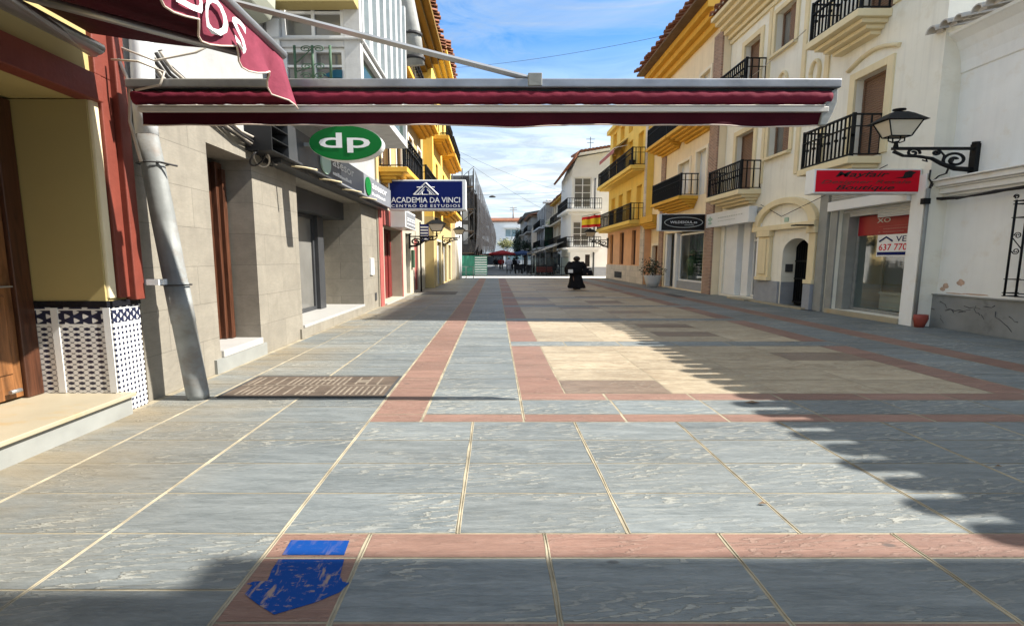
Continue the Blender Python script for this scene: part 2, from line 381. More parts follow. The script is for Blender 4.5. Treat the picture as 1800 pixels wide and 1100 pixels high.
class MB:
    def __init__(s): s.v = []; s.f = []; s.sm = []; s.t = []; s.mi = []; s.cur = 0
    def face(s, idx, smooth=False, tint=None): s.f.append(tuple(idx)); s.sm.append(smooth); s.t.append(tint); s.mi.append(s.cur)
    def poly(s, pts, tint=None):
        i = len(s.v); s.v += [tuple(p) for p in pts]; s.face(range(i, i + len(pts)), False, tint); return s
    def box(s, x0, x1, y0, y1, z0, z1):
        x0, x1 = sorted((x0, x1)); y0, y1 = sorted((y0, y1)); z0, z1 = sorted((z0, z1))
        i = len(s.v)
        s.v += [(x0, y0, z0), (x1, y0, z0), (x1, y1, z0), (x0, y1, z0), (x0, y0, z1), (x1, y0, z1), (x1, y1, z1), (x0, y1, z1)]
        for f in ((0, 3, 2, 1), (4, 5, 6, 7), (0, 1, 5, 4), (1, 2, 6, 5), (2, 3, 7, 6), (3, 0, 4, 7)): s.face([i + k for k in f])
        return s
    def prism(s, pts, ax, a0, a1):
        def P(p, a): return {'x': (a, p[0], p[1]), 'y': (p[0], a, p[1]), 'z': (p[0], p[1], a)}[ax]
        n = len(pts); i = len(s.v)
        s.v += [P(p, a0) for p in pts] + [P(p, a1) for p in pts]
        s.face(range(i, i + n)); s.face(range(i + 2 * n - 1, i + n - 1, -1))
        for k in range(n): s.face([i + k, i + (k + 1) % n, i + n + (k + 1) % n, i + n + k])
        return s
    def tube(s, pts, r, n=8, sx=1.0, cap=True):
        pts = [Vector(p) for p in pts]; rs = r if isinstance(r, (list, tuple)) else [r] * len(pts)
        prev = None; rings = []
        for k, p in enumerate(pts):
            t = (pts[min(k + 1, len(pts) - 1)] - pts[max(k - 1, 0)])
            if t.length < 1e-9: t = Vector((0, 0, 1))
            t.normalize()
            if prev is None:
                a = Vector((0, 0, 1)) if abs(t.z) < .9 else Vector((0, 1, 0))
                u = t.cross(a).normalized()
            else: u = (prev - t * prev.dot(t)).normalized()
            prev = u; w = t.cross(u); ring = []
            for j in range(n):
                an = 2 * PI * j / n; d = (u * math.cos(an) + w * math.sin(an)) * rs[k]
                ring.append(len(s.v)); s.v.append((p.x + d.x * sx, p.y + d.y, p.z + d.z))
            rings.append(ring)
        for a, b in zip(rings, rings[1:]):
            for j in range(n): s.face((a[j], a[(j + 1) % n], b[(j + 1) % n], b[j]), n > 4)
        if cap: s.face(rings[0][::-1]); s.face(rings[-1])
        return s
    def loft(s, secs, n=16, fold=0, nf=7, cap=True, smooth=True):
        """secs: (cx, cy, z, rx, ry)"""
        rings = []
        for (cx, cy, z, rx, ry) in secs:
            ring = []
            for j in range(n):
                a = 2 * PI * j / n; q = 1 + fold * math.sin(a * nf + z * 2)
                ring.append(len(s.v)); s.v.append((cx + rx * q * math.cos(a), cy + ry * q * math.sin(a), z))
            rings.append(ring)
        for a, b in zip(rings, rings[1:]):
            for j in range(n): s.face((a[j], a[(j + 1) % n], b[(j + 1) % n], b[j]), smooth)
        if cap: s.face(rings[0][::-1]); s.face(rings[-1])
        return s
    def ball(s, c, rx, ry, rz, n=12):
        secs = []
        for k in range(7):
            a = -PI / 2 + PI * (k + .15) / 6.3
            secs.append((c[0], c[1], c[2] + rz * math.sin(a), rx * math.cos(a), ry * math.cos(a)))
        return s.loft(secs, n)
    def build(s, name, mat, parent=None, label=None, bevel=0, **kw):
        me = bpy.data.meshes.new(name)
        if parent is not None: o0 = ORG[parent.name]
        else:
            xs, ys, zs = zip(*s.v); o0 = Vector(((min(xs) + max(xs)) / 2, (min(ys) + max(ys)) / 2, min(zs)))
        me.from_pydata([(x - o0.x, y - o0.y, z - o0.z) for x, y, z in s.v], [], s.f)
        for m in (mat if isinstance(mat, (list, tuple)) else [mat]): me.materials.append(m)
        me.polygons.foreach_set('use_smooth', s.sm); me.polygons.foreach_set('material_index', s.mi)
        if any(t is not None for t in s.t):
            at = me.color_attributes.new('tint', 'FLOAT_COLOR', 'CORNER')
            for p, t in zip(me.polygons, s.t):
                t = t or (.5, .5, .5)
                for li in p.loop_indices: at.data[li].color = (*t, 1)
        bm = bmesh.new(); bm.from_mesh(me); bmesh.ops.recalc_face_normals(bm, faces=bm.faces); bm.to_mesh(me); bm.free()
        ob = bpy.data.objects.new(name, me); COL.objects.link(ob)
        if parent is not None: ob.parent = parent
        else: ob.location = o0
        ORG[ob.name] = o0.copy()
        if bevel:
            bv = ob.modifiers.new('edge', 'BEVEL'); bv.width = bevel; bv.segments = 2; bv.limit_method = 'ANGLE'
        props(ob, label, kw.get('cat'), kw.get('group'), kw.get('kind'))
        return ob

def text(s, mat, parent, org, right, up, w, h, depth=.012, name='lettering', italic=0, spacing=1.0, face=None):
    """lettering fitted to a w x h rectangle whose lower-left corner is org"""
    cu = bpy.data.curves.new('lettering', 'FONT'); cu.body = s; cu.size = 1; cu.extrude = .0; cu.shear = italic
    cu.space_character = spacing; cu.resolution_u = 3; cu.offset = .012
    tmp = bpy.data.objects.new('lettering', cu); COL.objects.link(tmp)
    dg = bpy.context.evaluated_depsgraph_get()
    me = bpy.data.meshes.new_from_object(tmp.evaluated_get(dg))
    bpy.data.objects.remove(tmp); bpy.data.curves.remove(cu)
    xs = [v.co.x for v in me.vertices]; ys = [v.co.y for v in me.vertices]
    x0, x1, y0, y1 = min(xs), max(xs), min(ys), max(ys)
    right = Vector(right); up = Vector(up); nrm = right.cross(up).normalized(); o0 = ORG[parent.name]
    mb = MB(); pts = []
    for v in me.vertices:
        p = Vector(org) + right * ((v.co.x - x0) / (x1 - x0) * w) + up * ((v.co.y - y0) / (y1 - y0) * h) + nrm * depth
        pts.append(tuple(p))
    mb.v = pts
    for p in me.polygons: mb.face(p.vertices)
    bpy.data.meshes.remove(me)
    return mb.build(name, mat, parent)

class Fr:
    """a wall plane: a runs along the wall, z up, d into the wall (negative d stands proud of it)"""
    def __init__(s, kind, pos): s.k = kind; s.p = pos
    def P(s, a, z, d):
        return (s.p + d, a, z) if s.k == 'R' else ((s.p - d, a, z) if s.k == 'L' else (a, s.p + d, z))
    def box(s, mb, a0, a1, z0, z1, d0, d1):
        p, q = s.P(a0, z0, d0), s.P(a1, z1, d1); mb.box(p[0], q[0], p[1], q[1], p[2], q[2])
    def poly(s, mb, pts, d): mb.poly([s.P(a, z, d) for a, z in pts])
    def facade(s, mb, a0, a1, z0, z1, holes, depth=.3):
        As = sorted({a0, a1, *[h[0] for h in holes], *[h[1] for h in holes]}); Zs = sorted({z0, z1, *[h[2] for h in holes], *[h[3] for h in holes]})
        As = [a for a in As if a0 <= a <= a1]; Zs = [z for z in Zs if z0 <= z <= z1]
        for i in range(len(As) - 1):
            for j in range(len(Zs) - 1):
                ca, cz = (As[i] + As[i + 1]) / 2, (Zs[j] + Zs[j + 1]) / 2
                if any(h[0] < ca < h[1] and h[2] < cz < h[3] for h in holes): continue
                mb.poly([s.P(As[i], Zs[j], 0), s.P(As[i + 1], Zs[j], 0), s.P(As[i + 1], Zs[j + 1], 0), s.P(As[i], Zs[j + 1], 0)])
        for h in holes:
            b0, b1, c0, c1 = h[:4]; dd = h[4] if len(h) > 4 else depth
            for q in (((b0, c0), (b1, c0)), ((b0, c1), (b1, c1)), ((b0, c0), (b0, c1)), ((b1, c0), (b1, c1))):
                mb.poly([s.P(*q[0], 0), s.P(*q[1], 0), s.P(*q[1], dd), s.P(*q[0], dd)])
            mb.poly([s.P(b0, c0, dd), s.P(b1, c0, dd), s.P(b1, c1, dd), s.P(b0, c1, dd)])

def shell(mb, fr, a0, a1, z0, z1, back, ybias=.004):
    """closed body behind a facade sheet: ends, top and rear wall"""
    q = lambda a, z, d: fr.P(a, z, d)
    for a in (a0, a1): mb.poly([q(a, z0, 0), q(a, z1, 0), q(a, z1, back), q(a, z0, back)])
    mb.poly([q(a0, z1, 0), q(a1, z1, 0), q(a1, z1, back), q(a0, z1, back)])
    mb.poly([q(a0, z0, back), q(a1, z0, back), q(a1, z1, back), q(a0, z1, back)])

def window(fr, par, a0, a1, z0, z1, d=.16, nx=2, nz=2, fm='white', gm='glass', w=.06, sill=None, surround=None, sw=.14, name='window'):
    mb = MB()
    for (p, q) in ((a0, a0 + w), (a1 - w, a1)): fr.box(mb, p, q, z0, z1, d, d + .07)
    for (p, q) in ((z0, z0 + w), (z1 - w, z1)): fr.box(mb, a0 + w, a1 - w, p, q, d, d + .07)
    for k in range(1, nx):
        c = a0 + (a1 - a0) * k / nx; fr.box(mb, c - w * .45, c + w * .45, z0 + w, z1 - w, d + .005, d + .06)
    for k in range(1, nz):
        c = z0 + (z1 - z0) * k / nz; fr.box(mb, a0 + w, a1 - w, c - w * .3, c + w * .3, d + .012, d + .055)
    o = mb.build(name, M[fm], par)
    g = MB(); g.poly([fr.P(a0, z0, d + .05), fr.P(a1, z0, d + .05), fr.P(a1, z1, d + .05), fr.P(a0, z1, d + .05)]); g.build('pane', M[gm], o)
    if sill: b = MB(); fr.box(b, a0 - .12, a1 + .12, z0 - .1, z0 - .004, -.16, d); b.build('sill', M[sill], o, bevel=.01)
    if surround: trim(fr, o, a0, a1, z0, z1, surround, sw)
    return o
def trim(fr, par, a0, a1, z0, z1, mat, sw=.14, foot=False):
    b = MB()
    fr.box(b, a0 - sw, a0 - .003, z0 - (0 if foot else .0), z1 + sw, -.06, .02); fr.box(b, a1 + .003, a1 + sw, z0, z1 + sw, -.06, .02)
    fr.box(b, a0 - .003, a1 + .003, z1 + .003, z1 + sw, -.06, .02)
    return b.build('surround', M[mat], par, bevel=.01)
def leafdoor(fr, par, a0, a1, z0, z1, mat, d=.2, name='shutter', surround=None, sw=.14):
    b = MB(); fr.box(b, a0, a1, z0, z1, d, d + .06); o = b.build(name, M[mat], par)
    f = MB()
    for (p, q) in ((a0 + .002, a0 + .05), (a1 - .05, a1 - .002)): fr.box(f, p, q, z0 + .002, z1 - .002, d - .04, d - .004)
    fr.box(f, a0 + .05, a1 - .05, z1 - .06, z1 - .002, d - .04, d - .004); f.build('frame', M[mat], o)
    if surround: trim(fr, o, a0, a1, z0, z1, surround, sw)
    return o
def bars(mb, fr, a0, a1, z0, z1, d0, d1, n, w=.012, wd=None):
    """n upright bars from (a0,d0) to (a1,d1)"""
    wd = wd or w
    for k in range(n):
        t = k / max(1, n - 1); a = a0 + (a1 - a0) * t; d = d0 + (d1 - d0) * t
        fr.box(mb, a - w, a + w, z0, z1, d - wd, d + wd)
def balcony(fr, par, a0, a1, zf, proj, mat, rail_h=1.0, steps=3, thick=.16, pitch=.13, railmat='iron', screen=None, knobs=True, mids=1, bw=.011):
    b = MB(); fr.box(b, a0, a1, zf - thick, zf, -proj, -.002)
    for k in range(steps):
        i = .10 * (k + 1); fr.box(b, a0 + i, a1 - i, zf - thick - .1 * (k + 1), zf - thick - .1 * k - .0015, -proj + i * 2.0, -.003)
    o = b.build('balcony', M[mat], par, bevel=.012)
    r = MB(); e = .06; f = -proj + .12
    n = max(3, int((a1 - a0) / pitch)); m = max(3, int(proj / (pitch * 2)))
    bars(r, fr, a0 + e, a1 - e, zf + .06, zf + rail_h, f, f, n, bw, bw * 2)
    for a in (a0 + e, a1 - e): bars(r, fr, a, a, zf + .06, zf + rail_h, f + .2, -.05, m, bw, bw * 2)
    for z, t in [(zf + .06, .016), (zf + rail_h, .022)] + [(zf + rail_h * q, .012) for q in ((.72,) if mids == 1 else ((.33, .66) if mids else ()))]:
        fr.box(r, a0 + e, a1 - e, z - t, z + t, f - .04, f + .04)
        for a in (a0 + e, a1 - e): fr.box(r, a - .016, a + .016, z - t, z + t, f + .041, -.005)
    if knobs:
        for k in range(0, n, 2):
            a = a0 + e + (a1 - a0 - 2 * e) * k / (n - 1); fr.box(r, a - .022, a + .022, zf + rail_h * .5 - .03, zf + rail_h * .5 + .03, f - .045, f + .045)
    for a in (a0 + e, a1 - e): fr.box(r, a - .022, a + .022, zf, zf + rail_h + .04, f - .045, f + .045)
    ro = r.build('railing', M[railmat], o)
    if screen:
        for (p, q) in screen:
            s_ = MB(); fr.box(s_, p, q, zf + .08, zf + rail_h - .03, f + .05, f + .065); s_.build('screen', M['screen'], o)
    return o
def tiles(fr, par, a0, a1, z, out, run, slope, mat='tile', period=.3, r=.12, endmat=None, soffit=None):
    """barrel-tiled roof slope whose eave stands 'out' in front of the wall"""
    b = MB(); n = int((a1 - a0) / period)
    for k in range(n):
        c = a0 + period * (k + .5); segs = [(-out, z), (-out + run, z + run * slope)]
        rr = r * random.uniform(.84, 1.12); jd = random.uniform(-.1, .1); jz = random.uniform(-.02, .02)
        rings = []
        for rad in (rr, rr * .78):
            for i, (d, zz) in enumerate(segs):
                ring = []
                for j in range(8):
                    a = PI * j / 7; ring.append(len(b.v)); b.v.append(fr.P(c + rad * math.cos(a), zz + jz + rad * math.sin(a) * 1.05, d + (jd if i == 0 else 0)))
                rings.append(ring)
        for (A, B) in ((0, 1), (2, 3), (0, 2)):
            for j in range(7): b.face((rings[A][j], rings[A][j + 1], rings[B][j + 1], rings[B][j]), A != 0 or B == 1)
    o = b.build('roof', M[mat], par)
    s = MB(); q = -out + .36
    s.poly([fr.P(a0, z, q), fr.P(a1, z, q), fr.P(a1, z + (run - .36) * slope, -out + run), fr.P(a0, z + (run - .36) * slope, -out + run)])
    s.poly([fr.P(a0, z - .05, q), fr.P(a1, z - .05, q), fr.P(a1, z - .05 + (run - .36) * slope, -out + run), fr.P(a0, z - .05 + (run - .36) * slope, -out + run)])
    s.poly([fr.P(a0, z - .05, q), fr.P(a1, z - .05, q), fr.P(a1, z, q), fr.P(a0, z, q)])
    s.build('roof_deck', M[soffit or 'soffit_brown'], o)
    if endmat:
        e = MB()
        for k in range(n):
            c = a0 + period * (k + .5); pts = [(c + r * .75 * math.cos(PI * j / 6), z + r * .75 * math.sin(PI * j / 6)) for j in range(7)]
            e.poly([fr.P(a, zz, -out + .12) for a, zz in pts])
        e.build('mortar_fill', M[endmat], o)
    return o
def cornice(fr, par, a0, a1, z0, z1, out, mat, n=4, name='cornice'):
    b = MB()
    for k in range(n):
        fr.box(b, a0, a1, z0 + (z1 - z0) * k / n + .001, z0 + (z1 - z0) * (k + 1) / n, -out * (k + 1) / n, -.002)
    return b.build(name, M[mat], par, bevel=.02)
def leaves(mb, c, rad, n, size, clumps=6):
    cs = [(c[0] + random.uniform(-.7, .7) * rad[0], c[1] + random.uniform(-.7, .7) * rad[1], c[2] + random.uniform(-.7, .7) * rad[2]) for _ in range(clumps)]
    for _ in range(n):
        k = random.choice(cs)
        p = Vector((k[0] + random.gauss(0, .28) * rad[0], k[1] + random.gauss(0, .28) * rad[1], k[2] + random.gauss(0, .28) * rad[2]))
        u = Vector((random.gauss(0, 1), random.gauss(0, 1), random.gauss(0, 1))).normalized(); w = u.orthogonal().normalized()
        s = size * random.uniform(.6, 1.3)
        mb.poly([p - u * s, p + w * s * .4, p + u * s, p - w * s * .4])

# ------------------------------------------------------------------ ground
g = MB(); g.poly([(-220, -60, -.03), (220, -60, -.03), (220, 420, -.03), (-220, 420, -.03)])
g.build('ground', M['asphalt'], kind='structure')
g = MB(); g.poly([(-8, -4, 0), (17, -4, 0), (17, 38.2, 0), (-8, 38.2, 0)])
g.build('paving_bed', M['grout'], kind='structure')
g = MB(); g.poly([(-40, 38.24, -.002), (60, 38.24, -.002), (60, 41.8, -.002), (-40, 41.8, -.002)])
g.build('cross_street', M['kerbstone'], kind='structure')
g = MB(); g.poly([(-9, 41.84, -.004), (17, 41.84, -.004), (17, 118, -.004), (-9, 118, -.004)])
g.build('street', M['asphalt'], kind='structure')
g = MB()
for k in range(26): g.box(-3 + .55 * k, -2.47 + .55 * k, 41.86, 42.1, 0, .03)
g.build('kerb', M['kerbstone'], kind='structure')

PAV = {k: MB() for k in ('slate', 'redstone', 'cream', 'brownstone')}
def slab(kind, x0, x1, y0, y1, gx=.024, gy=.010):
    gy = max(gy, .013); gx = min(gx, .026)
    j = random.uniform(-.004, .004)
    z = .0022 + random.uniform(0, .0008)
    t = (random.random(), random.random(), random.random())
    PAV[kind].poly([(x0 + gx / 2 + j, y0 + gy / 2, z), (x1 - gx / 2 + j, y0 + gy / 2, z), (x1 - gx / 2 + j, y1 - gy / 2, z + random.uniform(-.0006, .0006)), (x0 + gx / 2 + j, y1 - gy / 2, z)], t)
def slabs(kind, xs, ys, gx=.024, gy=.009):
    for x0, x1 in zip(xs, xs[1:]):
        for y0, y1 in zip(ys, ys[1:]): slab(kind, x0, x1, y0, y1, gx, gy)
def rng(a, b, st):
    n = max(1, round((b - a) / st)); return [a + (b - a) * k / n for k in range(n + 1)]
YEND = 38.2
# left strip beside the shop fronts
slabs('slate', [-3.82, -3.28, -2.27, -1.255], [2.5 + .46 * k for k in range(-12, 78) if 2.5 + .46 * k <= YEND])
# frame, grey panel and frame nearest the viewer
redx = [-.73 + 1.02 * k for k in range(0, 11)]; midx = [-1.255, -.217] + [.784 + 1.01 * k for k in range(0, 10)]
slabs('redstone', [-1.255, -.73], [-3, -2, -1, 0, 1.0, 1.62, 1.84, 2.28, 2.5], .04)
slabs('redstone', redx, [1.62, 1.84], .04); slabs('redstone', redx, [2.28, 2.5], .04)
slabs('slate', redx, [1.84, 2.28], .04)
slabs('slate', redx, [-3, -2.54, -2.08, -1.62, -1.16, -.7, -.24, .22, .68, 1.14, 1.62], .04)
slabs('slate', midx, [2.5, 2.96, 3.42, 3.88, 4.34], .04)
# band of red, grey and red before the travertine panels
slabs('redstone', [-1.255, -.73] + [.29 + 1.02 * k for k in range(0, 10)], [4.34, 4.56], .03)
slabs('slate', [-.73] + [.29 + 1.02 * k for k in range(0, 10)], [4.56, 5.04], .03)
slabs('redstone', [.29 + 1.0 * k for k in range(0, 7)], [5.04, 5.29], .03)
slabs('redstone', [-1.255, -.73], [4.56 + .48 * k for k in range(0, 71) if 4.56 + .48 * k <= YEND], .035)
slabs('slate', [-.73, .29], [5.04 + .46 * k for k in range(0, 73) if 5.04 + .46 * k <= YEND], .035)
slabs('slate', [6.29, 7.5], [5.04, 5.29], .03)
y = 5.29
while y < YEND - .5:
    ye = min(y + 2.99, YEND)
    slabs('redstone', [.29, .84], rng(y, ye, .75), .03)
    slabs('redstone', [5.98, 6.5], rng(y, ye, .75), .03)
    for x0, x1 in zip(rng(.84, 5.98, 1.28), rng(.84, 5.98, 1.28)[1:]):
        yy = y + .05
        for y0, y1 in zip(rng(y, ye, .6), rng(y, ye, .6)[1:]):
            slab('brownstone' if random.random() < .2 else 'cream', x0, x1, y0, y1, .012, .007)
    y = ye
    if y < YEND - .5: slabs('slate', [.29 + 1.035 * k for k in range(0, 7)], [y, y + .46], .03); y += .46
slabs('slate', [6.5, 7.5], [5.29 + .46 * k for k in range(0, 72) if 5.29 + .46 * k <= YEND], .03)
slabs('redstone', [7.5, 8.05], [5.04 + .75 * k for k in range(0, 45) if 5.04 + .75 * k <= YEND], .03)
slabs('slate', [8.05, 9.2, 10.4], [5.04 + .46 * k for k in range(0, 73) if 5.04 + .46 * k <= YEND], .03)
for k, nm in (('slate', 'slate_paving'), ('redstone', 'red_paving'), ('cream', 'travertine_paving'), ('brownstone', 'brown_paving')):
    PAV[k].build(nm, M[k], kind='structure')
# raised ribs of mortar along the wide joints near the viewer
g = MB()
def rib(x, y0, y1):
    for dx in (-.009, .009):
        pts = [(x + dx + random.uniform(-.004, .004), y0 + (y1 - y0) * k / 8, .001) for k in range(9)]
        g.tube(pts, .0038, 6, 1.5)
for x in [-2.27, -3.28, -1.255]: rib(x, .5, 8)
for x in midx[1:7]: rib(x, 2.5, 4.34)
for x in redx[:7]: rib(x, 1.5, 2.5)
for x in (-.73, .29): rib(x, 4.4, 12)
g.build('mortar_joint', M['grout'], kind='structure')

# painted arrow
pts = [(512, 950), (614, 951), (606, 985), (598, 1012), (602, 1023), (614, 1025), (598, 1041), (556, 1059), (482, 1081), (452, 1062), (430, 1045), (444, 1029), (434, 1027), (446, 1023), (470, 1022), (478, 1002), (494, 976)]
a = MB()
for q in ([p for p in pts if p[1] < 978] + [(605, 976), (496, 976)], [(605, 984), (598, 1012), (602, 1023), (614, 1025), (598, 1041), (556, 1059), (482, 1081), (452, 1062), (430, 1045), (444, 1029), (434, 1027), (446, 1023), (470, 1022), (478, 1002), (490, 984)]):
    q = list(dict.fromkeys(q)); q = [p for p in q if p not in ((494, 976),)]
    a.prism([pZ(u, v, .0)[:2] for u, v in q], 'z', .0042, .0056)
props(a.build('painted_arrow', M['bluepaint']), 'scratched blue arrow painted on red paving pointing at the viewer', 'road marking')

# access covers
def cover(x0, x1, y0, y1, label, mat='grate', rich=True):
    t = thing('access_cover', ((x0 + x1) / 2, (y0 + y1) / 2, .006), label, 'manhole cover')
    b = MB(); b.box(x0, x1, y0, y1, .008, .014); b.build('plate', M[mat], t)
    if rich:
        ym = (y0 + y1) / 2; s = MB()
        n = 26
        for (q0, q1) in ((y0 + .05, ym - .03), (ym + .03, y1 - .05)):
            for k in range(n):
                c = x0 + .06 + (x1 - x0 - .12) * k / (n - 1)
                if random.random() < .22: continue
                s.box(c - .012, c + .012, q0 + random.uniform(0, .03), q1 - random.uniform(0, .03), .0142, .0165)
        for (fx, fy, w, h) in ((.52, .78, .10, .05), (.78, .72, .07, .12), (.5, .2, .08, .04)):
            cx, cy = x0 + (x1 - x0) * fx, y0 + (y1 - y0) * fy; s.box(cx - w, cx + w, cy - h / 2, cy + h / 2, .0166, .018)
        s.box(x0 + .01, x1 - .01, ym - .012, ym + .012, .0143, .0163)
        s.build('slot_filling', M['gratelight'], t)
        f = MB()
        for (p, q, c, d) in ((x0 - .03, x1 + .03, y0 - .02, y0 - .001), (x0 - .03, x1 + .03, y1 + .001, y1 + .02)): f.box(p, q, c, d, .008, .016)
        for (p, q) in ((x0 - .03, x0 - .001), (x1 + .001, x1 + .03)): f.box(p, q, y0, y1, .008, .016)
        f.build('rim', M['darkgrate'], t)
    return t
cover(-3.2, -1.3, 5.14, 6.05, 'large rusty brown access cover with pale slots near the leaning pipe')
def cover_px(p, q, label): (x0, y1, _), (x1, y0, _) = pZ(*p), pZ(*q); cover(x0, x1, y0, y1, label, 'darkgrate', False)
cover_px((750, 513), (800, 518), 'dark iron cover on shaded paving beside the left shop fronts')
cover_px((1165, 517), (1205, 522), 'dark iron cover in front of the shop window with brick pier')
cover_px((1385, 541), (1440, 547), 'dark iron cover in front of the arched doorway')

# ------------------------------------------------------------------ LEFT: house with tiled doorway
XL = -3.9; FL = Fr('L', XL)
t = thing('tiled_house', (-4.4, 3, 0), 'yellow house with red beam, varnished door and blue tiled dado', 'house')
b = MB()
FL.facade(b, -4, 4.97, 0, 9, [(2.3, 4.58, 0, 3.12, .84)], .84); shell(b, FL, -4, 4.97, 0, 9, 7)
b.build('wall', M['tan'], t)
b = MB(); b.box(-4.7, -3.905, 4.55, 4.578, 1.18, 3.11); b.build('reveal', M['tan'], t)
b = MB(); FL.box(b, 4.57, 4.66, 1.2, 3.28, -.025, .05); b.build('corner_bead', M['creambead'], t, bevel=.015)
b = MB(); FL.box(b, 4.62, 4.80, 3.37, 4.2, -.05, .05); FL.box(b, 4.665, 4.80, 1.2, 3.369, -.05, .05); FL.box(b, 4.80, 4.93, 1.17, 4.2, -.11, .05)
b.build('pilaster', M['redpaint'], t, bevel=.01)
b = MB(); FL.box(b, -2, 4.66, 3.11, 3.36, -.08, .1); b.build('beam', M['redpaint'], t, bevel=.01)
b = MB(); b.box(-4.72, -3.90, 4.545, 4.577, .22, 1.115); FL.box(b, 4.578, 4.94, .0, 1.115, -.022, .1); b.build('tiled_dado', M['azulejo'], t)
b = MB(); b.box(-4.72, -3.89, 4.538, 4.579, 1.117, 1.178); FL.box(b, 4.58, 4.945, 1.117, 1.178, -.035, .1); b.build('dado_cap', M['blacktile'], t)
for x in (-3.905, -4.43): b = MB(); b.box(x - .035, x + .035, 4.538, 4.546, .24, 1.112); b.build('dado_listel', M['white'], t)
b = MB(); b.box(-4.8, -3.72, -1, 4.6, .19, .232); b.build('step_tread', M['stepmarble'], t, bevel=.008)
b = MB(); b.box(-4.8, -3.765, -1, 4.58, 0, .189); b.build('step_riser', M['greymarble'], t)
b = MB(); b.box(-4.74, -4.62, 4.38, 4.544, .233, 3.1); b.box(-4.74, -4.62, 2.4, 4.379, 2.5, 2.62); b.box(-4.74, -4.62, 2.4, 4.379, 3.0, 3.1)
b.build('door_frame', M['frame_wood'], t, bevel=.01)
b = MB(); b.box(-4.735, -4.66, 3.6, 4.375, .26, 2.495); b.box(-4.735, -4.66, 2.5, 3.59, .26, 2.495)
dr = b.build('door', M['door'], t)
b = MB()
for y0, y1 in ((3.72, 4.0), (4.06, 4.3)):
    b.box(-4.66, -4.645, y0, y1, .5, 1.25); b.box(-4.66, -4.645, y0, y1, 1.45, 2.35)
b.build('door_panel', M['door'], dr, bevel=.012)
b = MB(); b.box(-4.66, -4.62, 3.9, 4.36, 1.33, 1.345); b.tube([(-4.6, 4.2, .34), (-4.6, 4.3, .34)], .02); b.build('bolt', M['alu'], dr)
b = MB(); b.box(-4.73, -4.70, 2.4, 4.379, 2.625, 2.995); b.build('transom_pane', M['glass'], t)
b = MB(); b.box(-3.75, -3.62, 4.9, 4.95, 1.32, 1.38); b.box(-3.87, -3.6, 4.95, 5.02, 1.32, 1.38); b.build('bracket', M['pvc'], t)

# roller, arms and canopy of the awning over the doorway
t = thing('shop_awning', (XL, 3, 3.4), 'maroon shop awning over the tiled doorway with lettered scalloped valance', 'awning')
XF = -2.04
b = MB(); yv = [-1 + (4.55 + 1) * k / 10 for k in range(11)]
rows = []
for y in yv:
    r_ = []
    for k in range(7):
        q = k / 6; r_.append((XL + .1 + (XF - XL - .1) * q, y, 3.70 - .17 * q - .03 * math.sin(q * PI)))
    rows.append(r_)
for A, B in zip(rows, rows[1:]):
    for k in range(6): b.poly([A[k], A[k + 1], B[k + 1], B[k]])
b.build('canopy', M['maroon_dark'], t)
b = MB(); b.tube([(XF, -1, 3.53), (XF, 4.6, 3.53)], .045, 10, 1.4); b.build('front_rail', M['alu'], t)
b = MB(); b.tube([(-3.68, -1, 3.52), (-3.68, 4.45, 3.52)], .06, 12, 1.6); b.build('roller', M['alu'], t)
for q in (4.5, 2.0):
    b = MB(); b.tube([(-2.2, q, 3.46), (-3.45, q - 1.1, 3.46), (-3.75, q, 3.5)], .035, 8, 1.5); b.build('arm', M['alu'], t)
b = MB(); va = MB(); tr = []
n = 90
def val_low(y):
    sc = abs(math.sin((4.6 - y) * PI / .44)); return 3.215 + .012 * math.sin(y * 9) - .07 * sc + max(0, (y - 4.30)) * -.6
cols = []
for k in range(n + 1):
    y = -1 + 5.58 * k / n; lo = val_low(y); wv = .05 * math.sin((4.6 - y) * 2 * PI / .44 + 1) + .03 * math.sin(y * 5)
    cols.append([(XF + .02 + wv * q * q + (.10 * q if y > 4.45 else 0), y, 3.5 + (lo - 3.5) * q) for q in (0, .25, .5, .75, 1)])
i0 = len(va.v)
for c in cols: va.v += c
for k in range(n):
    for j in range(4): va.face((i0 + k * 5 + j, i0 + k * 5 + 5 + j, i0 + k * 5 + 6 + j, i0 + k * 5 + 1 + j), True)
vo = va.build('valance', M['valance_pink'], t)
b.tube([c[4] for c in cols], .007, 5, 1.2); b.build('braid', M['valance_trim'], vo)
# lettering painted along the valance
def on_val(y, q):
    lo = val_low(y); wv = .05 * math.sin((4.6 - y) * 2 * PI / .44 + 1) + .03 * math.sin(y * 5); return (XF + .035 + wv * q * q, y, 3.5 + (lo - 3.5) * q)
for ch, y0, y1 in (('S', 3.66, 3.88), ('O', 3.36, 3.61), ('D', 3.07, 3.31), ('A', 2.78, 3.02)):
    lt = text(ch, M['letter'], vo, (0, y0, 3.205), (0, 1, 0), (0, 0, 1), y1 - y0, .235, .0); oo = ORG[lt.name]
    for v in lt.data.vertices:
        yy, z_ = v.co.y + oo.y, v.co.z + oo.z; lo = val_low(yy); v.co.x = on_val(yy, (3.5 - z_) / (3.5 - lo))[0] + .022 - oo.x

# ------------------------------------------------------------------ LEFT: stone faced bank with glazed bay
t = thing('stone_house', (-4.4, 10, 0), 'pale stone faced building with white glazed bay above the green sign', 'building')
FB = Fr('L', XL)
b = MB()
H1 = (6.36, 7.5, .3, 3.16, .62); H2 = (9.15, 13.5, .26, 3.2, 1.15)
FB.facade(b, 4.98, 15.2, 0, 3.45, [H1, H2]); shell(b, FB, 4.98, 15.2, 0, 3.449, 7)
b.build('wall', M['stone'], t)
b = MB(); FB.facade(b, 4.98, 15.2, 3.452, 10.5, []); shell(b, FB, 4.98, 15.2, 3.452, 10.5, 7); b.build('upper_wall', M['plasterlit'], t)
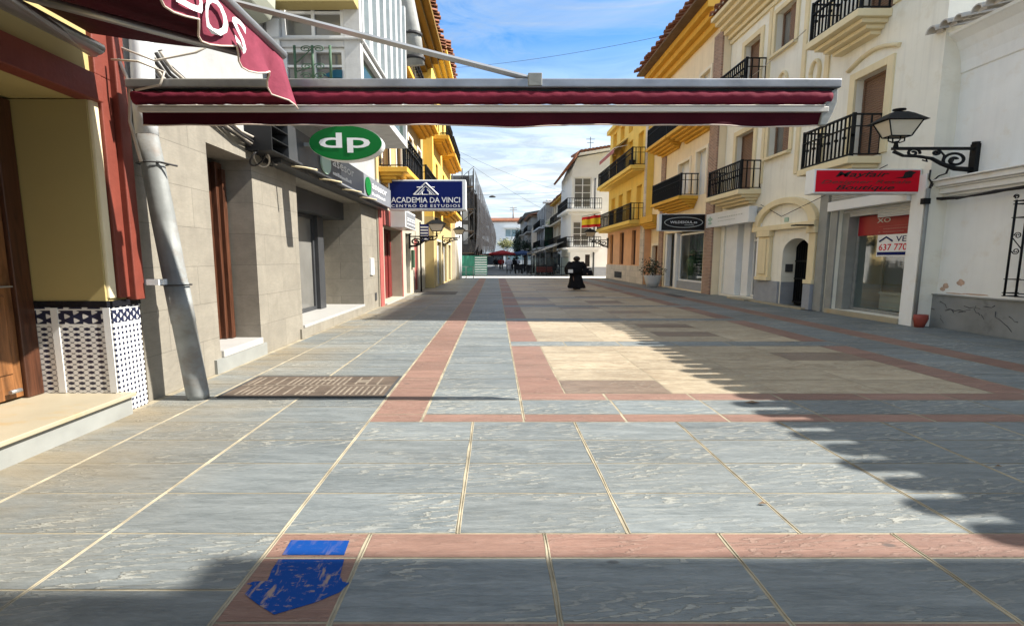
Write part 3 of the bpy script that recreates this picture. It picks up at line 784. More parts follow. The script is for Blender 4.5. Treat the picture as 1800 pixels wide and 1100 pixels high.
# narrow side door
b = MB(); b.box(-4.5, -3.86, 6.38, 7.49, .2, .304); b.build('sill', M['whitemarble'], t, bevel=.01)
b = MB(); FB.box(b, 6.2, 7.6, .0, .2, -.04, .1); b.build('sill_base', M['greymarble'], t)
b = MB(); FB.box(b, 6.38, 7.3, .31, 3.1, .54, .6); FB.box(b, 7.3, 7.48, .31, 3.1, .46, .6); b.build('door', M['frame_wood'], t, bevel=.01)
b = MB(); FB.box(b, 7.36, 7.46, .31, 3.0, .40, .455); b.build('door_jamb', M['frame_wood'], t)
# shop window recess
b = MB(); b.box(-5.04, -3.86, 9.17, 13.48, .2, .264); b.build('window_ledge', M['whitemarble'], t, bevel=.01)
b = MB(); FB.box(b, 9.0, 13.6, 0, .2, -.04, .1); b.build('ledge_base', M['stone'], t)
b = MB(); FB.box(b, 9.18, 13.48, 2.72, 3.19, .5, 1.1); b.build('soffit', M['charcoal'], t)
o = window(FB, t, 9.2, 12.1, .27, 2.71, .85, 2, 1, 'charcoal', 'greyglass', .09, name='shop_window')
b = MB(); FB.box(b, 12.1, 12.5, .27, 2.71, .75, 1.1); b.build('window_post', M['charcoal'], t)
# fascia
b = MB()
for (p, q, m_) in ((7.95, 10.6, 0), (10.603, 15.55, 1)):
    b.cur = m_; FB.box(b, p, q, 3.28, 3.86, -.42, -.02)
fa = b.build('fascia', [M['charcoal'], M['greyfascia']], t)
b = MB(); FB.box(b, 7.9, 15.6, 3.2, 3.277, -.3, .02); b.build('fascia_base', M['charcoal'], fa)
b = MB(); FB.box(b, 7.35, 7.38, 3.28, 3.86, -.42, -.02)
for z in (3.28, 3.47, 3.66, 3.84): FB.box(b, 7.381, 7.949, z, z + .018, -.42, -.02)
b.build('open_frame', M['black'], fa)
def disc_text(y0, y1, dm):
    b = MB(); pts = [(y0 + .27 + .27 * math.cos(2 * PI * k / 28), 3.57 + .24 * math.sin(2 * PI * k / 28)) for k in range(28)]
    b.prism(pts, 'x', XL + .421, XL + .45); b.build('disc', M[dm], fa)
    text('asesor', M['letter'], fa, (XL + .421, y0 + .68, 3.58), (0, 1, 0), (0, 0, 1), y1 - y0 - .75, .14)
    b = MB()
    for k in range(9):
        q = y0 + .7 + (y1 - y0 - .95) * k / 9; hh = random.choice((.05, .08, .06)); b.box(XL + .421, XL + .43, q, q + (y1 - y0) * .05, 3.40, 3.40 + hh)
    b.build('small_lettering', M['letter'], fa)
disc_text(9.35, 11.6, 'palegreen'); disc_text(12.5, 15.0, 'greensign')
for y in (8.3, 9.6, 11.0, 12.4): b = MB(); b.tube([(XL + .05, y, 3.26), (XL + .55, y, 3.2), (XL + .75, y, 3.16)], .018, 6, 1.5); b.build('spot_lamp', M['creamtrim'], fa)
# entry phone and vent
b = MB(); FB.box(b, 14.25, 14.6, 1.1, 1.62, -.05, .0); FB.box(b, 14.3, 14.5, 1.42, 1.58, -.056, -.0505); b.build('mailbox', M['white'], t, bevel=.01)
b = MB(); FB.box(b, 14.75, 14.95, .25, .5, -.02, .0); b.build('vent', M['darkgrate'], t)
# glazed bay
yb0, yb1, xb = 8.2, 12.3, -2.28
b = MB(); b.box(XL, xb, yb0, yb1, 4.45, 4.6)
for (x0, x1) in ((XL, -3.63), (-2.56, xb)): b.box(x0, x1, yb0, yb0 + .12, 4.6, 7.8)
b.box(-3.629, -2.561, yb0 + .002, yb0 + .1, 5.17, 5.27)
b.box(XL - .02, xb + .05, yb0 - .05, yb0 + .10, 5.272, 5.31)
b.box(xb - .10, xb - .001, yb0 + .122, yb1, 5.17, 5.27); b.box(xb - .12, xb + .05, yb0 + .125, yb1, 5.272, 5.31)
nb = 14
for k in range(nb):
    y = yb0 + .2 + (yb1 - yb0 - .4) * k / (nb - 1); b.box(xb - .14, xb + (.05 if k % 2 else .01), y - .045, y + .045, 5.312, 7.8)
b.box(xb - .12, xb, yb1 - .12, yb1, 4.6, 7.8); b.box(xb - .12, xb - .003, yb0 + .121, yb0 + .16, 4.6, 5.168)
bay = b.build('glazed_bay', M['baywhite'], t, bevel=.008)
fb = Fr('F', yb0)
window(fb, bay, -3.625, -2.565, 4.605, 5.165, .05, 2, 2, 'white', 'greyglass', .06)
window(fb, bay, -3.625, -2.565, 5.315, 6.6, .05, 2, 3, 'white', 'greyglass', .06)
fs = Fr('L', xb)
g_ = MB(); g_.poly([(xb - .09, yb0 + .13, 5.3), (xb - .09, yb1, 5.3), (xb - .09, yb1, 7.8), (xb - .09, yb0 + .13, 7.8)]); g_.build('pane', M['blueglass'], bay)
g_ = MB(); g_.poly([(xb - .09, yb0 + .13, 4.6), (xb - .09, yb1, 4.6), (xb - .09, yb1, 5.17), (xb - .09, yb0 + .13, 5.17)]); g_.build('lower_pane', M['greenglass'], bay)
# wrought grille in front of the lower window of the bay
b = MB()
for x in (-3.38, -3.08, -2.78): b.tube([(x, yb0 - .06, 4.6), (x, yb0 - .06, 5.165)], .013, 6, 1.8)
def scroll(c, r, sgn, turns=1.6, n=26, y=yb0 - .06, flip=1):
    return [(c[0] + sgn * (r * (1 - .8 * k / n)) * math.cos(flip * turns * 2 * PI * k / n) * 1.9, y, c[1] + (r * (1 - .8 * k / n)) * math.sin(flip * turns * 2 * PI * k / n)) for k in range(n + 1)]
for c, sg in (((-3.19, 5.11), 1), ((-2.97, 5.11), -1), ((-3.19, 4.83), 1), ((-2.97, 4.83), -1), ((-3.19, 4.68), -1), ((-2.97, 4.68), 1)): b.tube(scroll(c, .055, sg), .007, 5, 1.6)
b.tube([(-3.08, yb0 - .06, 5.12), (-3.37, yb0 - .06, 4.88)], .008, 5, 1.6); b.tube([(-3.08, yb0 - .06, 4.85), (-3.37, yb0 - .06, 4.74)], .008, 5, 1.6)
b.build('window_grille', M['greeniron'], bay)
b = MB(); b.prism([(-2.95, 4.72), (-2.74, 4.81), (-2.62, 4.81), (-2.62, 4.68), (-2.8, 4.68)], 'y', yb0 + .02, yb0 + .04); b.build('teal_reflection', M['teal'], bay)  # teal shape painted as a reflection in the lower bay window
b = MB(); b.box(-4.3, xb - .02, 7.95, yb0 + .02, 5.76, 6.0); b.build('upper_slab', M['tan'], t)
b = MB(); b.prism([(XL, 5.86), (-3.55, 5.86), (-3.57, 5.62), (-3.66, 5.45), (-3.9, 5.38)], 'y', 7.2, 7.94); b.build('corbel', M['olive'], t, bevel=.02)
b = MB(); b.box(-3.84, -3.64, yb0 - .04, yb0 - .002, 4.4, 5.6); b.build('bay_edge', M['plaster'], t)

# pipe and cables at the party wall
t = thing('leaning_downpipe', (-3.42, 5.1, 0), 'fat grey downpipe in dented metal casing leaning on the stone wall', 'downpipe')
b = MB(); P0, P1 = Vector((-3.42, 5.1, .0)), Vector((-3.755, 5.1, 2.95))
def al(q): return tuple(P0 + (P1 - P0) * q)
b.tube([al(q) for q in (0, .02, .12, .3, .301, .45, .449, .7, .9, 1.0)], [.09, .095, .094, .095, .1, .1, .095, .095, .09, .085], 14, 1.3); b.build('casing', M['zinc'], t)
b = MB(); b.tube([al(.99), (-3.77, 5.12, 3.2), (-3.76, 5.14, 3.8), (-3.74, 5.14, 4.6)], .088, 14, 1.3); b.build('pipe', M['pvc'], t)
for q in (.445, .89): c = Vector(al(q)); b = MB(); b.tube([tuple(c + Vector((.16 * math.cos(a), .11 * math.sin(a), 0))) for a in [2 * PI * k / 16 for k in range(17)]], .008, 5); b.build('strap', M['cable'], t)
b = MB(); b.tube([(-3.86, 5.1, 2.66), (-3.6, 5.04, 2.63), (-3.45, 5.1, 2.6)], .012, 6); b.build('strap', M['cable'], t)

def cable(name, pts, r, mat, label, group=None, sag=0, cat='cable'):
    b = MB()
    if len(pts) == 2 and sag:
        p, q = Vector(pts[0]), Vector(pts[1]); pts = [tuple(p + (q - p) * (k / 24) - Vector((0, 0, sag * 4 * (k / 24) * (1 - k / 24)))) for k in range(25)]
    b.tube(pts, r, 6, 1.3)
    return props(b.build(name, M[mat]), label, cat, group)
random.seed(5)
b = MB()
for k in range(7):
    z0 = 3.52 + .035 * k; xx = XL + .05 + .02 * (k % 3)
    b.cur = k % 2
    b.tube([(xx, 5.25 + .05 * k, z0 + .25), (xx + .04, 5.6, z0 + .02 * k), (xx, 6.4, z0 - .03), (xx + .05, 7.0, z0 - .12 - .02 * k), (xx + .02, 7.6 + .1 * k, z0 - .2)], .018, 6, 1.4)
for k in range(4):
    c = (XL + .12, 7.5 + .12 * k, 3.2 + .03 * k); b.cur = k % 2
    b.tube([(c[0] + .1 * math.cos(a), c[1] + .16 * math.sin(a), c[2] + .12 * math.cos(a + k)) for a in [2 * PI * j / 14 for j in range(13)]], .012, 5, 1.4)
props(b.build('cable_bundle', [M['cable'], M['palecable']]), 'tangled bundle of cables along the stone wall above the awning', 'cables')
b = MB()
b.tube([(-3.78, 4.75, 3.55), (-3.5, 4.72, 3.52), (-3.25, 4.72, 3.42), (-3.3, 4.72, 3.3), (-3.55, 4.72, 3.25)], .01, 6, 1.6)
b.tube([(-3.86, 4.9, 3.75), (-3.5, 4.95, 3.62), (-3.1, 5.0, 3.72), (-2.9, 5.05, 3.85)], .01, 6, 1.6)
b.tube([(-3.8, 4.86, 3.6), (-3.7, 4.86, 3.35), (-3.74, 4.86, 3.0), (-3.66, 4.86, 2.6)], .012, 6, 1.6)
props(b.build('loose_wire', M['palecable']), 'pale loose wires hanging at the red pilaster and pipe', 'wire')

# closed awning spanning the street, seen end-on along its length
YA = 4.8
t = thing('street_awning', (-3.7, YA, 3.2), 'long folded maroon awning reaching across the street with grey steel tube', 'awning')
zt = lambda v: pY(870, v, YA)[2]
xa = lambda u, v=180: pY(u, v, YA)[0]
x0, x1 = xa(237), xa(1474, 148)
b = MB(); b.box(x0 - .05, x1, YA - .05, YA + .05, zt(157), zt(141)); b.build('steel_tube', M['cassette'], t, bevel=.012)
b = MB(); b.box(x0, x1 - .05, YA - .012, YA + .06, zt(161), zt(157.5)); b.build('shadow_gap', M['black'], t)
b = MB(); n = 160; zc, rr = (zt(161) + zt(184)) / 2, (zt(161) - zt(184)) / 2
rings = []
for k in range(n + 1):
    x = x0 + (xa(1457) - x0) * k / n; q = 1 + .05 * math.sin(k * 1.7) + .035 * math.sin(k * .77 + 1) + random.uniform(-.02, .02); ring = []
    for j in range(14):
        a_ = 2 * PI * j / 14; e = 1 + .07 * math.sin(a_ * 3 + k * .5)
        ring.append(len(b.v)); b.v.append((x, YA + rr * .9 * q * e * math.cos(a_), zc + rr * q * math.sin(a_)))
    rings.append(ring)
for A, B in zip(rings, rings[1:]):
    for j in range(14): b.face((A[j], A[(j + 1) % 14], B[(j + 1) % 14], B[j]), True)
b.face(rings[0]); b.face(rings[-1]); b.build('rolled_cloth', M['maroon'], t)
b = MB(); b.box(x0 + .05, xa(1453), YA - .045, YA + .03, zt(199), zt(190)); b.box(x0 + .05, xa(1446), YA - .05, YA - .01, zt(189.4), zt(187)); b.build('front_profile', M['whitebar'], t, bevel=.006)
b = MB(); nn = 120; iv = []
xr = xa(1452)
for k in range(nn + 1):
    x = x0 + .08 + (xr - x0 - .08) * k / nn; s_ = k / nn
    lo = zt(221) - .02 * max(0, math.sin((s_ - .46) * 18)) * (.45 < s_ < .62) - .02 * max(0, math.sin((s_ - .83) * 20)) * (s_ > .83)
    wv = .012 * math.sin(k * .6) + .01 * math.sin(k * .23)
    iv.append([(x, YA - .02 + wv * q, zt(199.2) + (lo - zt(199.2)) * q) for q in (0, .5, 1)])
i0 = len(b.v)
for c in iv: b.v += c
for k in range(nn):
    for j in range(2): b.face((i0 + 3 * k + j, i0 + 3 * k + 3 + j, i0 + 3 * k + 4 + j, i0 + 3 * k + 1 + j), True)
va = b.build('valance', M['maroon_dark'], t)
b = MB(); b.tube([c[2] for c in iv], .007, 5, 1.2); b.build('braid', M['valance_trim'], va)
b = MB(); b.prism([(xa(1457), zt(162)), (x1 - .03, zt(158)), (x1 - .02, zt(162)), (xa(1468), zt(180)), (xa(1462), zt(200)), (xa(1452), zt(222)), (xa(1440), zt(222)), (xa(1444), zt(190))], 'y', YA - .035, YA + .02); b.build('end_bracket', M['zinc'], t, bevel=.01)
b = MB(); p, q = pY(940, 141, YA), pY(425, 8, YA); d = Vector(q) - Vector(p)
b.tube([p, tuple(Vector(p) + d * 1.45)], .03, 4, 1.3); b.build('stay_bar', M['alu'], t)
b = MB(); b.box(p[0] - .07, p[0] + .07, YA - .06, YA + .06, p[2] - .075, p[2] + .05); b.build('stay_bracket', M['zinc'], t, bevel=.008)

# round projecting sign
t = thing('round_sign', (-2.69, 8.5, 3.66), 'round green sign with white letters dp projecting over the shop window', 'sign')
cx, cy, cz = -2.69, 8.5, pY(608, 252, 8.5)[2]; rx, rz = .66, pY(608, 222, 8.5)[2] - cz
rz *= 1.02
def ell(k, n, f=1): return (cx + rx * f * math.cos(2 * PI * k / n), cz + rz * f * math.sin(2 * PI * k / n))
b = MB(); b.prism([ell(k, 56) for k in range(56)], 'y', cy, cy + .22); b.build('casing', M['whitesign'], t)
b = MB(); b.prism([ell(k, 56, .985) for k in range(56)], 'y', cy - .02, cy - .001); b.build('face', M['greensign'], t)
text('dp', M['letter'], t, (cx - .47, cy - .0205, cz - .17), (1, 0, 0), (0, 0, 1), .92, .345, .006)
b = MB(); b.box(XL + .3, cx - rx + .1, cy + .08, cy + .13, cz - .03, cz + .03); b.build('mounting_arm', M['zinc'], t)

# blue academy sign
YS = 15.9
t = thing('academy_sign', (XL, YS, 3.2), 'dark blue academy sign with white roof emblem projecting from the left fronts', 'sign')
p, q = pY(682, 316, YS), pY(819, 369, YS)
b = MB(); b.box(p[0], q[0], YS, YS + .5, q[2], p[2]); b.build('casing', M['whitesign'], t, bevel=.012)
e = .055; b = MB(); b.box(p[0] + e, q[0] - e * 2.2, YS - .012, YS - .001, q[2] + e, p[2] - e); b.build('face', M['bluesign'], t)
W, Hh = q[0] - p[0], p[2] - q[2]
text('ACADEMIA DA VINCI', M['letter'], t, (p[0] + W * .035, YS - .0125, q[2] + Hh * .235), (1, 0, 0), (0, 0, 1), W * .89, Hh * .185, .008)
text('CENTRO DE ESTUDIOS', M['letter'], t, (p[0] + W * .035, YS - .0125, q[2] + Hh * .085), (1, 0, 0), (0, 0, 1), W * .89, Hh * .095, .008, spacing=1.3)
b = MB(); ax, az, aw, ah = p[0] + W * .485, q[2] + Hh * .5, W * .16, Hh * .4
def stroke(u0, v0, u1, v1, w=.03):
    a_, c_ = Vector((ax + u0 * aw, 0, az + v0 * ah)), Vector((ax + u1 * aw, 0, az + v1 * ah)); b.tube([(a_.x, YS - .02, a_.z), (c_.x, YS - .02, c_.z)], w, 4, 1.6)
for s_ in (-1, 1):
    stroke(s_ * 1, 0, 0, 1, .018); stroke(s_ * .72, 0, 0, .72, .012); stroke(s_ * .72, .62, s_ * .2, .62, .012); stroke(s_ * .5, .02, s_ * .12, .42, .012); stroke(s_ * .3, .02, s_ * .3, .3, .012)
stroke(-.95, .02, .95, .02, .010); b.build('emblem', M['letter'], t)
b = MB(); b.box(XL, p[0], YS + .1, YS + .16, p[2] - .3, p[2] - .24); b.box(XL, p[0], YS + .1, YS + .16, q[2] + .2, q[2] + .26); b.build('mounting_arm', M['zinc'], t)

# ------------------------------------------------------------------ LEFT: yellow houses further along
def wall_lantern(fr, a, reach, z, s, label, group, sx=2.1, ls=.68):
    """square street lantern on a scrolled wall bracket; a = place along the wall, reach = stand-off"""
    sgn = -1 if fr.k == 'R' else 1
    wx = fr.p; lx = wx + sgn * reach
    t = thing('wall_lantern', (wx, a, z), label, 'street lamp', group)
    s0 = s; s = s * ls; h = .66 * s; sx0, sx = sx, sx * .84
    def ring(hw, zz): return [(lx - hw * sx, a - hw, zz), (lx + hw * sx, a - hw, zz), (lx + hw * sx, a + hw, zz), (lx - hw * sx, a + hw, zz)]
    zb = z + .28 * s; zt_ = zb + h * .62
    lo, hi = ring(.16 * s, zb), ring(.27 * s, zt_)
    b = MB()
    for k in range(4): b.tube([lo[k], hi[k]], .014 * s, 4, 1.6); b.tube([lo[k], lo[(k + 1) % 4]], .016 * s, 4, 1.0); b.tube([hi[k], hi[(k + 1) % 4]], .014 * s, 4, 1.0)
    b.build('lantern_frame', M['iron'], t)
    b = MB()
    lo2, hi2 = ring(.152 * s, zb + .01), ring(.262 * s, zt_ - .01)
    for k in range(4): b.poly([lo2[k], lo2[(k + 1) % 4], hi2[(k + 1) % 4], hi2[k]])
    b.build('lamp_glass', M['lampglass'], t)
    b = MB(); e, m_, c = ring(.34 * s, zt_ + .0), ring(.17 * s, zt_ + .20 * s), ring(.10 * s, zt_ + .26 * s)
    for A, B in ((e, m_), (m_, c)):
        for k in range(4): b.poly([A[k], A[(k + 1) % 4], B[(k + 1) % 4], B[k]])
    b.poly(e); b.build('lamp_hood', M['iron'], t)
    b = MB(); zz = zt_ + .26 * s; b.loft([(lx, a, zz - .01, .07 * s * sx * .8, .07 * s), (lx, a, zz + .035 * s, .05 * s * sx * .8, .05 * s), (lx, a, zz + .05 * s, .14 * s * sx * .7, .12 * s), (lx, a, zz + .085 * s, .14 * s * sx * .7, .12 * s), (lx, a, zz + .10 * s, .05 * s * sx, .05 * s)], 12); b.build('finial', M['iron'], t)
    b = MB()
    b.loft([(lx, a, z - .02, .07 * s * sx * .6, .06 * s), (lx, a, z + .1 * s, .045 * s * sx * .6, .045 * s), (lx, a, z + .13 * s, .08 * s * sx * .6, .07 * s), (lx, a, z + .16 * s, .05 * s * sx * .6, .05 * s)], 10)
    for q in (-1, 1):
        b.tube([(lx + q * .05 * s * sx, a, z + .12 * s), (lx + q * .13 * s * sx, a, z + .17 * s), (lx + q * .13 * s * sx, a, zb)], .016 * s, 6, 1.4)
        b.tube([(lx, a + q * .05 * s, z + .12 * s), (lx, a + q * .12 * s, z + .18 * s), (lx, a + q * .13 * s, zb)], .016 * s, 6, 1.4)
    b.build('lamp_cup', M['iron'], t)
    s, sx = s0, sx0
    b = MB(); D = abs(wx - lx)
    X = lambda q: wx + sgn * D * q
    b.box(X(0) , X(.055), a - .06 * s, a + .06 * s, z - .52 * s, z + .06 * s)
    b.tube([(X(.02), a, z + .05 * s), (X(.02), a, z + .1 * s)], .05 * s, 8, 1.8)
    b.box(X(.05), X(1.04), a - .03 * s, a + .03 * s, z - .05 * s, z - .002)
    arm = [(X(.06), a, z - .42 * s), (X(.25), a, z - .40 * s), (X(.42), a, z - .31 * s), (X(.55), a, z - .21 * s), (X(.72), a, z - .17 * s), (X(.9), a, z - .16 * s), (X(1.02), a, z - .08 * s)]
    b.tube(arm, [.05 * s, .045 * s, .035 * s, .03 * s, .028 * s, .026 * s, .03 * s], 6, 1.5)
    def curl(q, zz, r, turns, st, d=1):
        n = 30; return [(X(q) + sgn * r * sx * .75 * (1 - .82 * k / n) * math.cos(st + d * turns * 2 * PI * k / n), a, zz + r * (1 - .82 * k / n) * math.sin(st + d * turns * 2 * PI * k / n)) for k in range(n + 1)]
    b.tube(curl(.26, z - .24 * s, .15 * s, 1.5, -.4), .024 * s, 6, 1.5)
    b.tube(curl(.78, z - .105 * s, .085 * s, 1.4, 3.4, -1), .021 * s, 6, 1.5)
    b.tube(curl(.5, z - .1 * s, .05 * s, 1.3, 2.0), .02 * s, 6, 1.5)
    b.tube([(X(.42), a, z - .31 * s), (X(.40), a, z - .15 * s), (X(.48), a, z - .03 * s)], .016 * s, 6, 1.5)
    b.tube([(X(.62), a, z - .19 * s), (X(.60), a, z - .27 * s), (X(.66), a, z - .24 * s)], .014 * s, 6, 1.5)
    b.build('bracket', M['iron'], t)
    return t

def house(name, fr, a0, a1, h, wallm, label, holes, depth=.3, back=7, cat='house', low=None):
    lx, ly, lz = fr.P((a0 + a1) / 2, 0, 0)
    t = thing(name, (lx, ly, 0), label, cat)
    b = MB(); fr.facade(b, a0, a1, 0 if not low else low[0], h, [q for q in holes if not low or q[2] >= low[0]], depth); shell(b, fr, a0, a1, 0 if not low else low[0], h, back)
    b.build('wall', M[wallm], t)
    if low:
        b = MB(); fr.facade(b, a0, a1, 0, low[0] - .003, [q for q in holes if q[2] < low[0]], depth); shell(b, fr, a0, a1, 0, low[0] - .003, back); b.build('ground_floor', M[low[1]], t)
    return t

FY = Fr('L', -3.85)
HY = [(15.95, 18.9, .05, 2.75, .5), (19.8, 20.7, .05, 2.7, .3), (21.9, 23.0, .05, 2.6, .3), (15.9, 17.0, 4.75, 7.0), (18.2, 19.2, 4.75, 7.0), (20.8, 21.8, 4.75, 7), (23.2, 24.2, 4.75, 7), (16.4, 17.4, 8.2, 10.3), (20, 21, 8.2, 10.3), (23, 24, 8.2, 10.3)]
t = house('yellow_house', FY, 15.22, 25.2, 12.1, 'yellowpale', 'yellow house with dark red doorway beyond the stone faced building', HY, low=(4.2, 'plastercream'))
b = MB(); FY.box(b, 15.26, 15.75, 0, 3.3, -.03, .04); FY.box(b, 18.92, 19.05, 0, 3.0, -.03, .04); b.build('door_surround', M['redpanel'], t)
b = MB(); FY.box(b, 15.8, 19.0, 2.76, 3.3, -.08, .04); b.build('red_fascia', M['redpanel'], t)
b = MB(); FY.box(b, 15.97, 18.88, .06, 2.74, .42, .47)
for y in (16.6, 17.4, 18.2): FY.box(b, y, y + .05, .06, 2.6, .38, .419)
b.build('door', M['darkred'], t)
b = MB(); FY.box(b, 15.8, 18.9, 0, .045, -.1, .5); b.build('doorstep', M['whitemarble'], t)
leafdoor(FY, t, 19.82, 20.68, .06, 2.68, 'grey_shutter', .2, 'door'); leafdoor(FY, t, 21.92, 22.98, .06, 2.58, 'redpanel', .1, 'door')
b = MB(); FY.box(b, 21.05, 21.4, 1.2, 2.0, -.12, .0); b.build('meter_box', M['greeniron'], t)
for y in (15.9, 18.2, 20.8, 23.2): leafdoor(FY, t, y + .01, y + (1.09 if y < 16 else .99), 4.76, 6.99, 'brown_shutter', .2, 'shutter', 'peachtrim')
for y in (16.4, 20, 23): leafdoor(FY, t, y + .01, y + .99, 8.21, 10.29, 'brown_shutter', .2, 'shutter', 'peachtrim')
balcony(FY, t, 15.5, 19.4, 4.62, .95, 'ochre', 1.02, 3, .16, .3, knobs=False, screen=[(15.7, 19.2)])
balcony(FY, t, 20.4, 24.4, 4.62, .95, 'ochre', 1.02, 3, .16, .3, knobs=False)
balcony(FY, t, 15.9, 24.4, 8.1, .95, 'ochre', 1.02, 3, .16, .3, knobs=False)
cornice(FY, t, 15.22, 25.2, 11.3, 12.08, 1.2, 'soffit_ochre', 4); tiles(FY, t, 15.22, 25.2, 12.2, 1.35, 3.5, .22)
b = MB(); b.tube([(-2.75, 12.5, 9.4), (-2.42, 12.8, 8.6), (-2.25, 13.1, 7.6), (-2.2, 13.3, 6.9)], .2, 12, 1.3); dp_ = b.build('duct', M['pvcgrey'], t)
for q in ((-2.42, 12.8, 8.6), (-2.25, 13.1, 7.6), (-2.21, 13.25, 7.05)):
    b = MB(); b.tube([(q[0], q[1], q[2] + .04), (q[0], q[1], q[2] - .04)], .22, 12, 1.3); b.build('duct_band', M['cable'], dp_)
# little projecting blue-white box sign over the red doorway
s_ = thing('box_sign', (-3.7, 17.2, 2.9), 'white box sign with pale blue striped face over the dark red doorway', 'sign')
b = MB(); b.box(-3.76, -3.2, 16.6, 18.6, 2.72, 3.35); b.build('casing', M['whitesign'], s_, bevel=.02)
b = MB(); b.box(-3.199, -3.185, 16.7, 18.5, 2.78, 3.28); b.build('face', M['greyfascia'], s_)
b = MB()
for z in (2.86, 2.98, 3.06): b.box(-3.184, -3.178, 16.8, 18.4, z, z + .035)
b.build('stripe', M['letter'], s_)
s_ = thing('striped_sign', (-3.85, 22.2, 2.7), 'dark blue panel with white stripes on a thin post beside pink door', 'sign')
b = MB(); b.box(-3.6, -3.2, 22.2, 22.3, 2.45, 3.25); b.build('face', M['bluesign'], s_)
b = MB()
for k in range(5): b.box(-3.58, -3.22, 22.185, 22.199, 2.52 + .14 * k, 2.58 + .14 * k)
b.build('stripe', M['letter'], s_)
b = MB(); b.tube([(-3.6, 22.25, 0), (-3.6, 22.25, 3.35)], .025, 8, 1.5); b.build('post', M['iron'], s_)

FY2 = Fr('L', -3.35)
HY2 = [(26.2, 28.4, .05, 2.6), (29.4, 31.6, .05, 2.6), (32.6, 34.4, .05, 2.6), (26.5, 27.5, 4.8, 7), (30, 31, 4.8, 7), (33.4, 34.4, 4.8, 7), (26.5, 27.5, 8.4, 10.6), (30, 31, 8.4, 10.6), (33.4, 34.4, 8.4, 10.6)]
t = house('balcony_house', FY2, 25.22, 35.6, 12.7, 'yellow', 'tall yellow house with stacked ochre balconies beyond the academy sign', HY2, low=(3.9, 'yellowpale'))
for h in HY2[:3]: leafdoor(FY2, t, h[0] + .01, h[1] - .01, .06, 2.59, 'grey_shutter', .15, 'roller_door', 'creamtrim')
for h in HY2[3:]: leafdoor(FY2, t, h[0] + .01, h[1] - .01, h[2] + .01, h[3] - .01, 'brown_shutter', .2, 'shutter')
for z in (4.65, 8.25):
    for y0, y1 in ((25.6, 29.0), (29.8, 35.0)): balcony(FY2, t, y0, y1, z, .85, 'ochre', 1.0, 2, .2, .4, knobs=False)
cornice(FY2, t, 25.22, 35.6, 12.1, 12.68, .8, 'yellow', 3); tiles(FY2, t, 25.22, 35.6, 12.8, 1.0, 3.5, .22)
FW = Fr('L', -3.05)
t = house('white_shop', FW, 35.62, 38.2, 5.2, 'plaster', 'low white building with pale columns beside the green hoarding', [(36.1, 37.6, .05, 2.6)])
leafdoor(FW, t, 36.11, 37.59, .06, 2.59, 'grey_shutter', .2, 'roller_door')
b = MB()
for y in (35.8, 37.9): b.tube([(-2.95, y, 0), (-2.95, y, 4.6)], .14, 10, 1.5)
b.build('column', M['white'], t)
b = MB(); FW.box(b, 35.62, 38.2, 5.2, 5.4, -.3, 3); b.build('cornice', M['white'], t)
wall_lantern(Fr('L', -3.85), 20.6, 1.25, 2.62, 1.1, 'black lantern on the left wall just below the blue academy sign', 'street lanterns on wall brackets')
wall_lantern(Fr('L', -3.35), 29.2, 1.1, 2.95, 1.0, 'black lantern on the yellow balcony house near the scaffolding', 'street lanterns on wall brackets')

# ------------------------------------------------------------------ RIGHT: low whitewashed house
FR = Fr('R', 10.45)
t = thing('whitewashed_house', (10.45, 6, 0), 'low white house with grey marble dado and tiled eave at right', 'house')
b = MB(); FR.facade(b, 1.6, 11.0, 0, 6.5, [(7.0, 8.75, .92, 2.72, .4)], .4); shell(b, FR, 1.6, 11.0, 0, 6.5, 8); b.build('wall', M['oldplaster'], t)
window(FR, t, 7.01, 8.74, .93, 2.7, .25, 2, 3, 'white', 'glass', .08)
b = MB(); FR.box(b, 1.6, 11.02, 0, .76, -.09, .02); b.build('dado', M['marble'], t, bevel=.01)
b = MB(); FR.box(b, 1.6, 11.03, .761, .785, -.12, .02); b.build('dado_cap', M['greymarble'], t)
random.seed(3)
b = MB()
def crack(y, z, n, dy, dz):
    pts = []
    for k in range(n): pts.append((10.45 - .094, y, z)); y += dy + random.uniform(-.05, .05); z += dz + random.uniform(-.05, .05)
    b.tube(pts, [random.uniform(.002, .011) for _ in pts], 5, .25)
for a_ in ((10.55, .62, 6, -.05, -.04), (10.4, .42, 5, -.12, .02), (9.75, .60, 6, -.02, -.05), (9.85, .5, 6, .03, -.05), (9.6, .6, 4, -.08, .01), (9.35, .52, 7, -.05, -.05), (10.5, .3, 5, -.03, -.05), (10.85, .45, 3, -.08, -.03), (9.62, .42, 3, -.02, -.05), (9.1, .45, 4, -.05, -.03), (10.0, .57, 4, -.09, .0)): crack(*a_)
b.build('crack', M['crack'], t)
b = MB()
for k, (z0, z1, o_) in enumerate(((3.02, 3.08, .10), (3.081, 3.2, .2), (3.201, 3.24, .26), (3.241, 3.36, .34), (3.361, 3.40, .42))): FR.box(b, 1.6, 10.93 - .02 * k, z0, z1, -o_, -.002)
b.build('string_course', M['oldplaster'], t, bevel=.012)
b = MB()
b.prism([(10.448, 5.7), (10.42, 5.72), (10.40, 5.95), (10.34, 6.18), (10.24, 6.36), (10.10, 6.48), (10.06, 6.5), (10.06, 6.57), (10.448, 6.57)], 'y', 1.6, 10.97)
b.build('eave_moulding', M['oldplaster'], t, bevel=.03)
tiles(FR, t, 1.7, 11.05, 6.62, .62, 5, .2, 'tilewhite', .3, .125, 'mortar_end', 'oldplaster')
b = MB()
def patch(cy_, cz_, w, h, n=14):
    pts = [(cy_ + w * random.uniform(.6, 1) * math.cos(2 * PI * k / n), cz_ + h * random.uniform(.6, 1) * math.sin(2 * PI * k / n)) for k in range(n)]; b.prism(pts, 'x', 10.447, 10.4495)
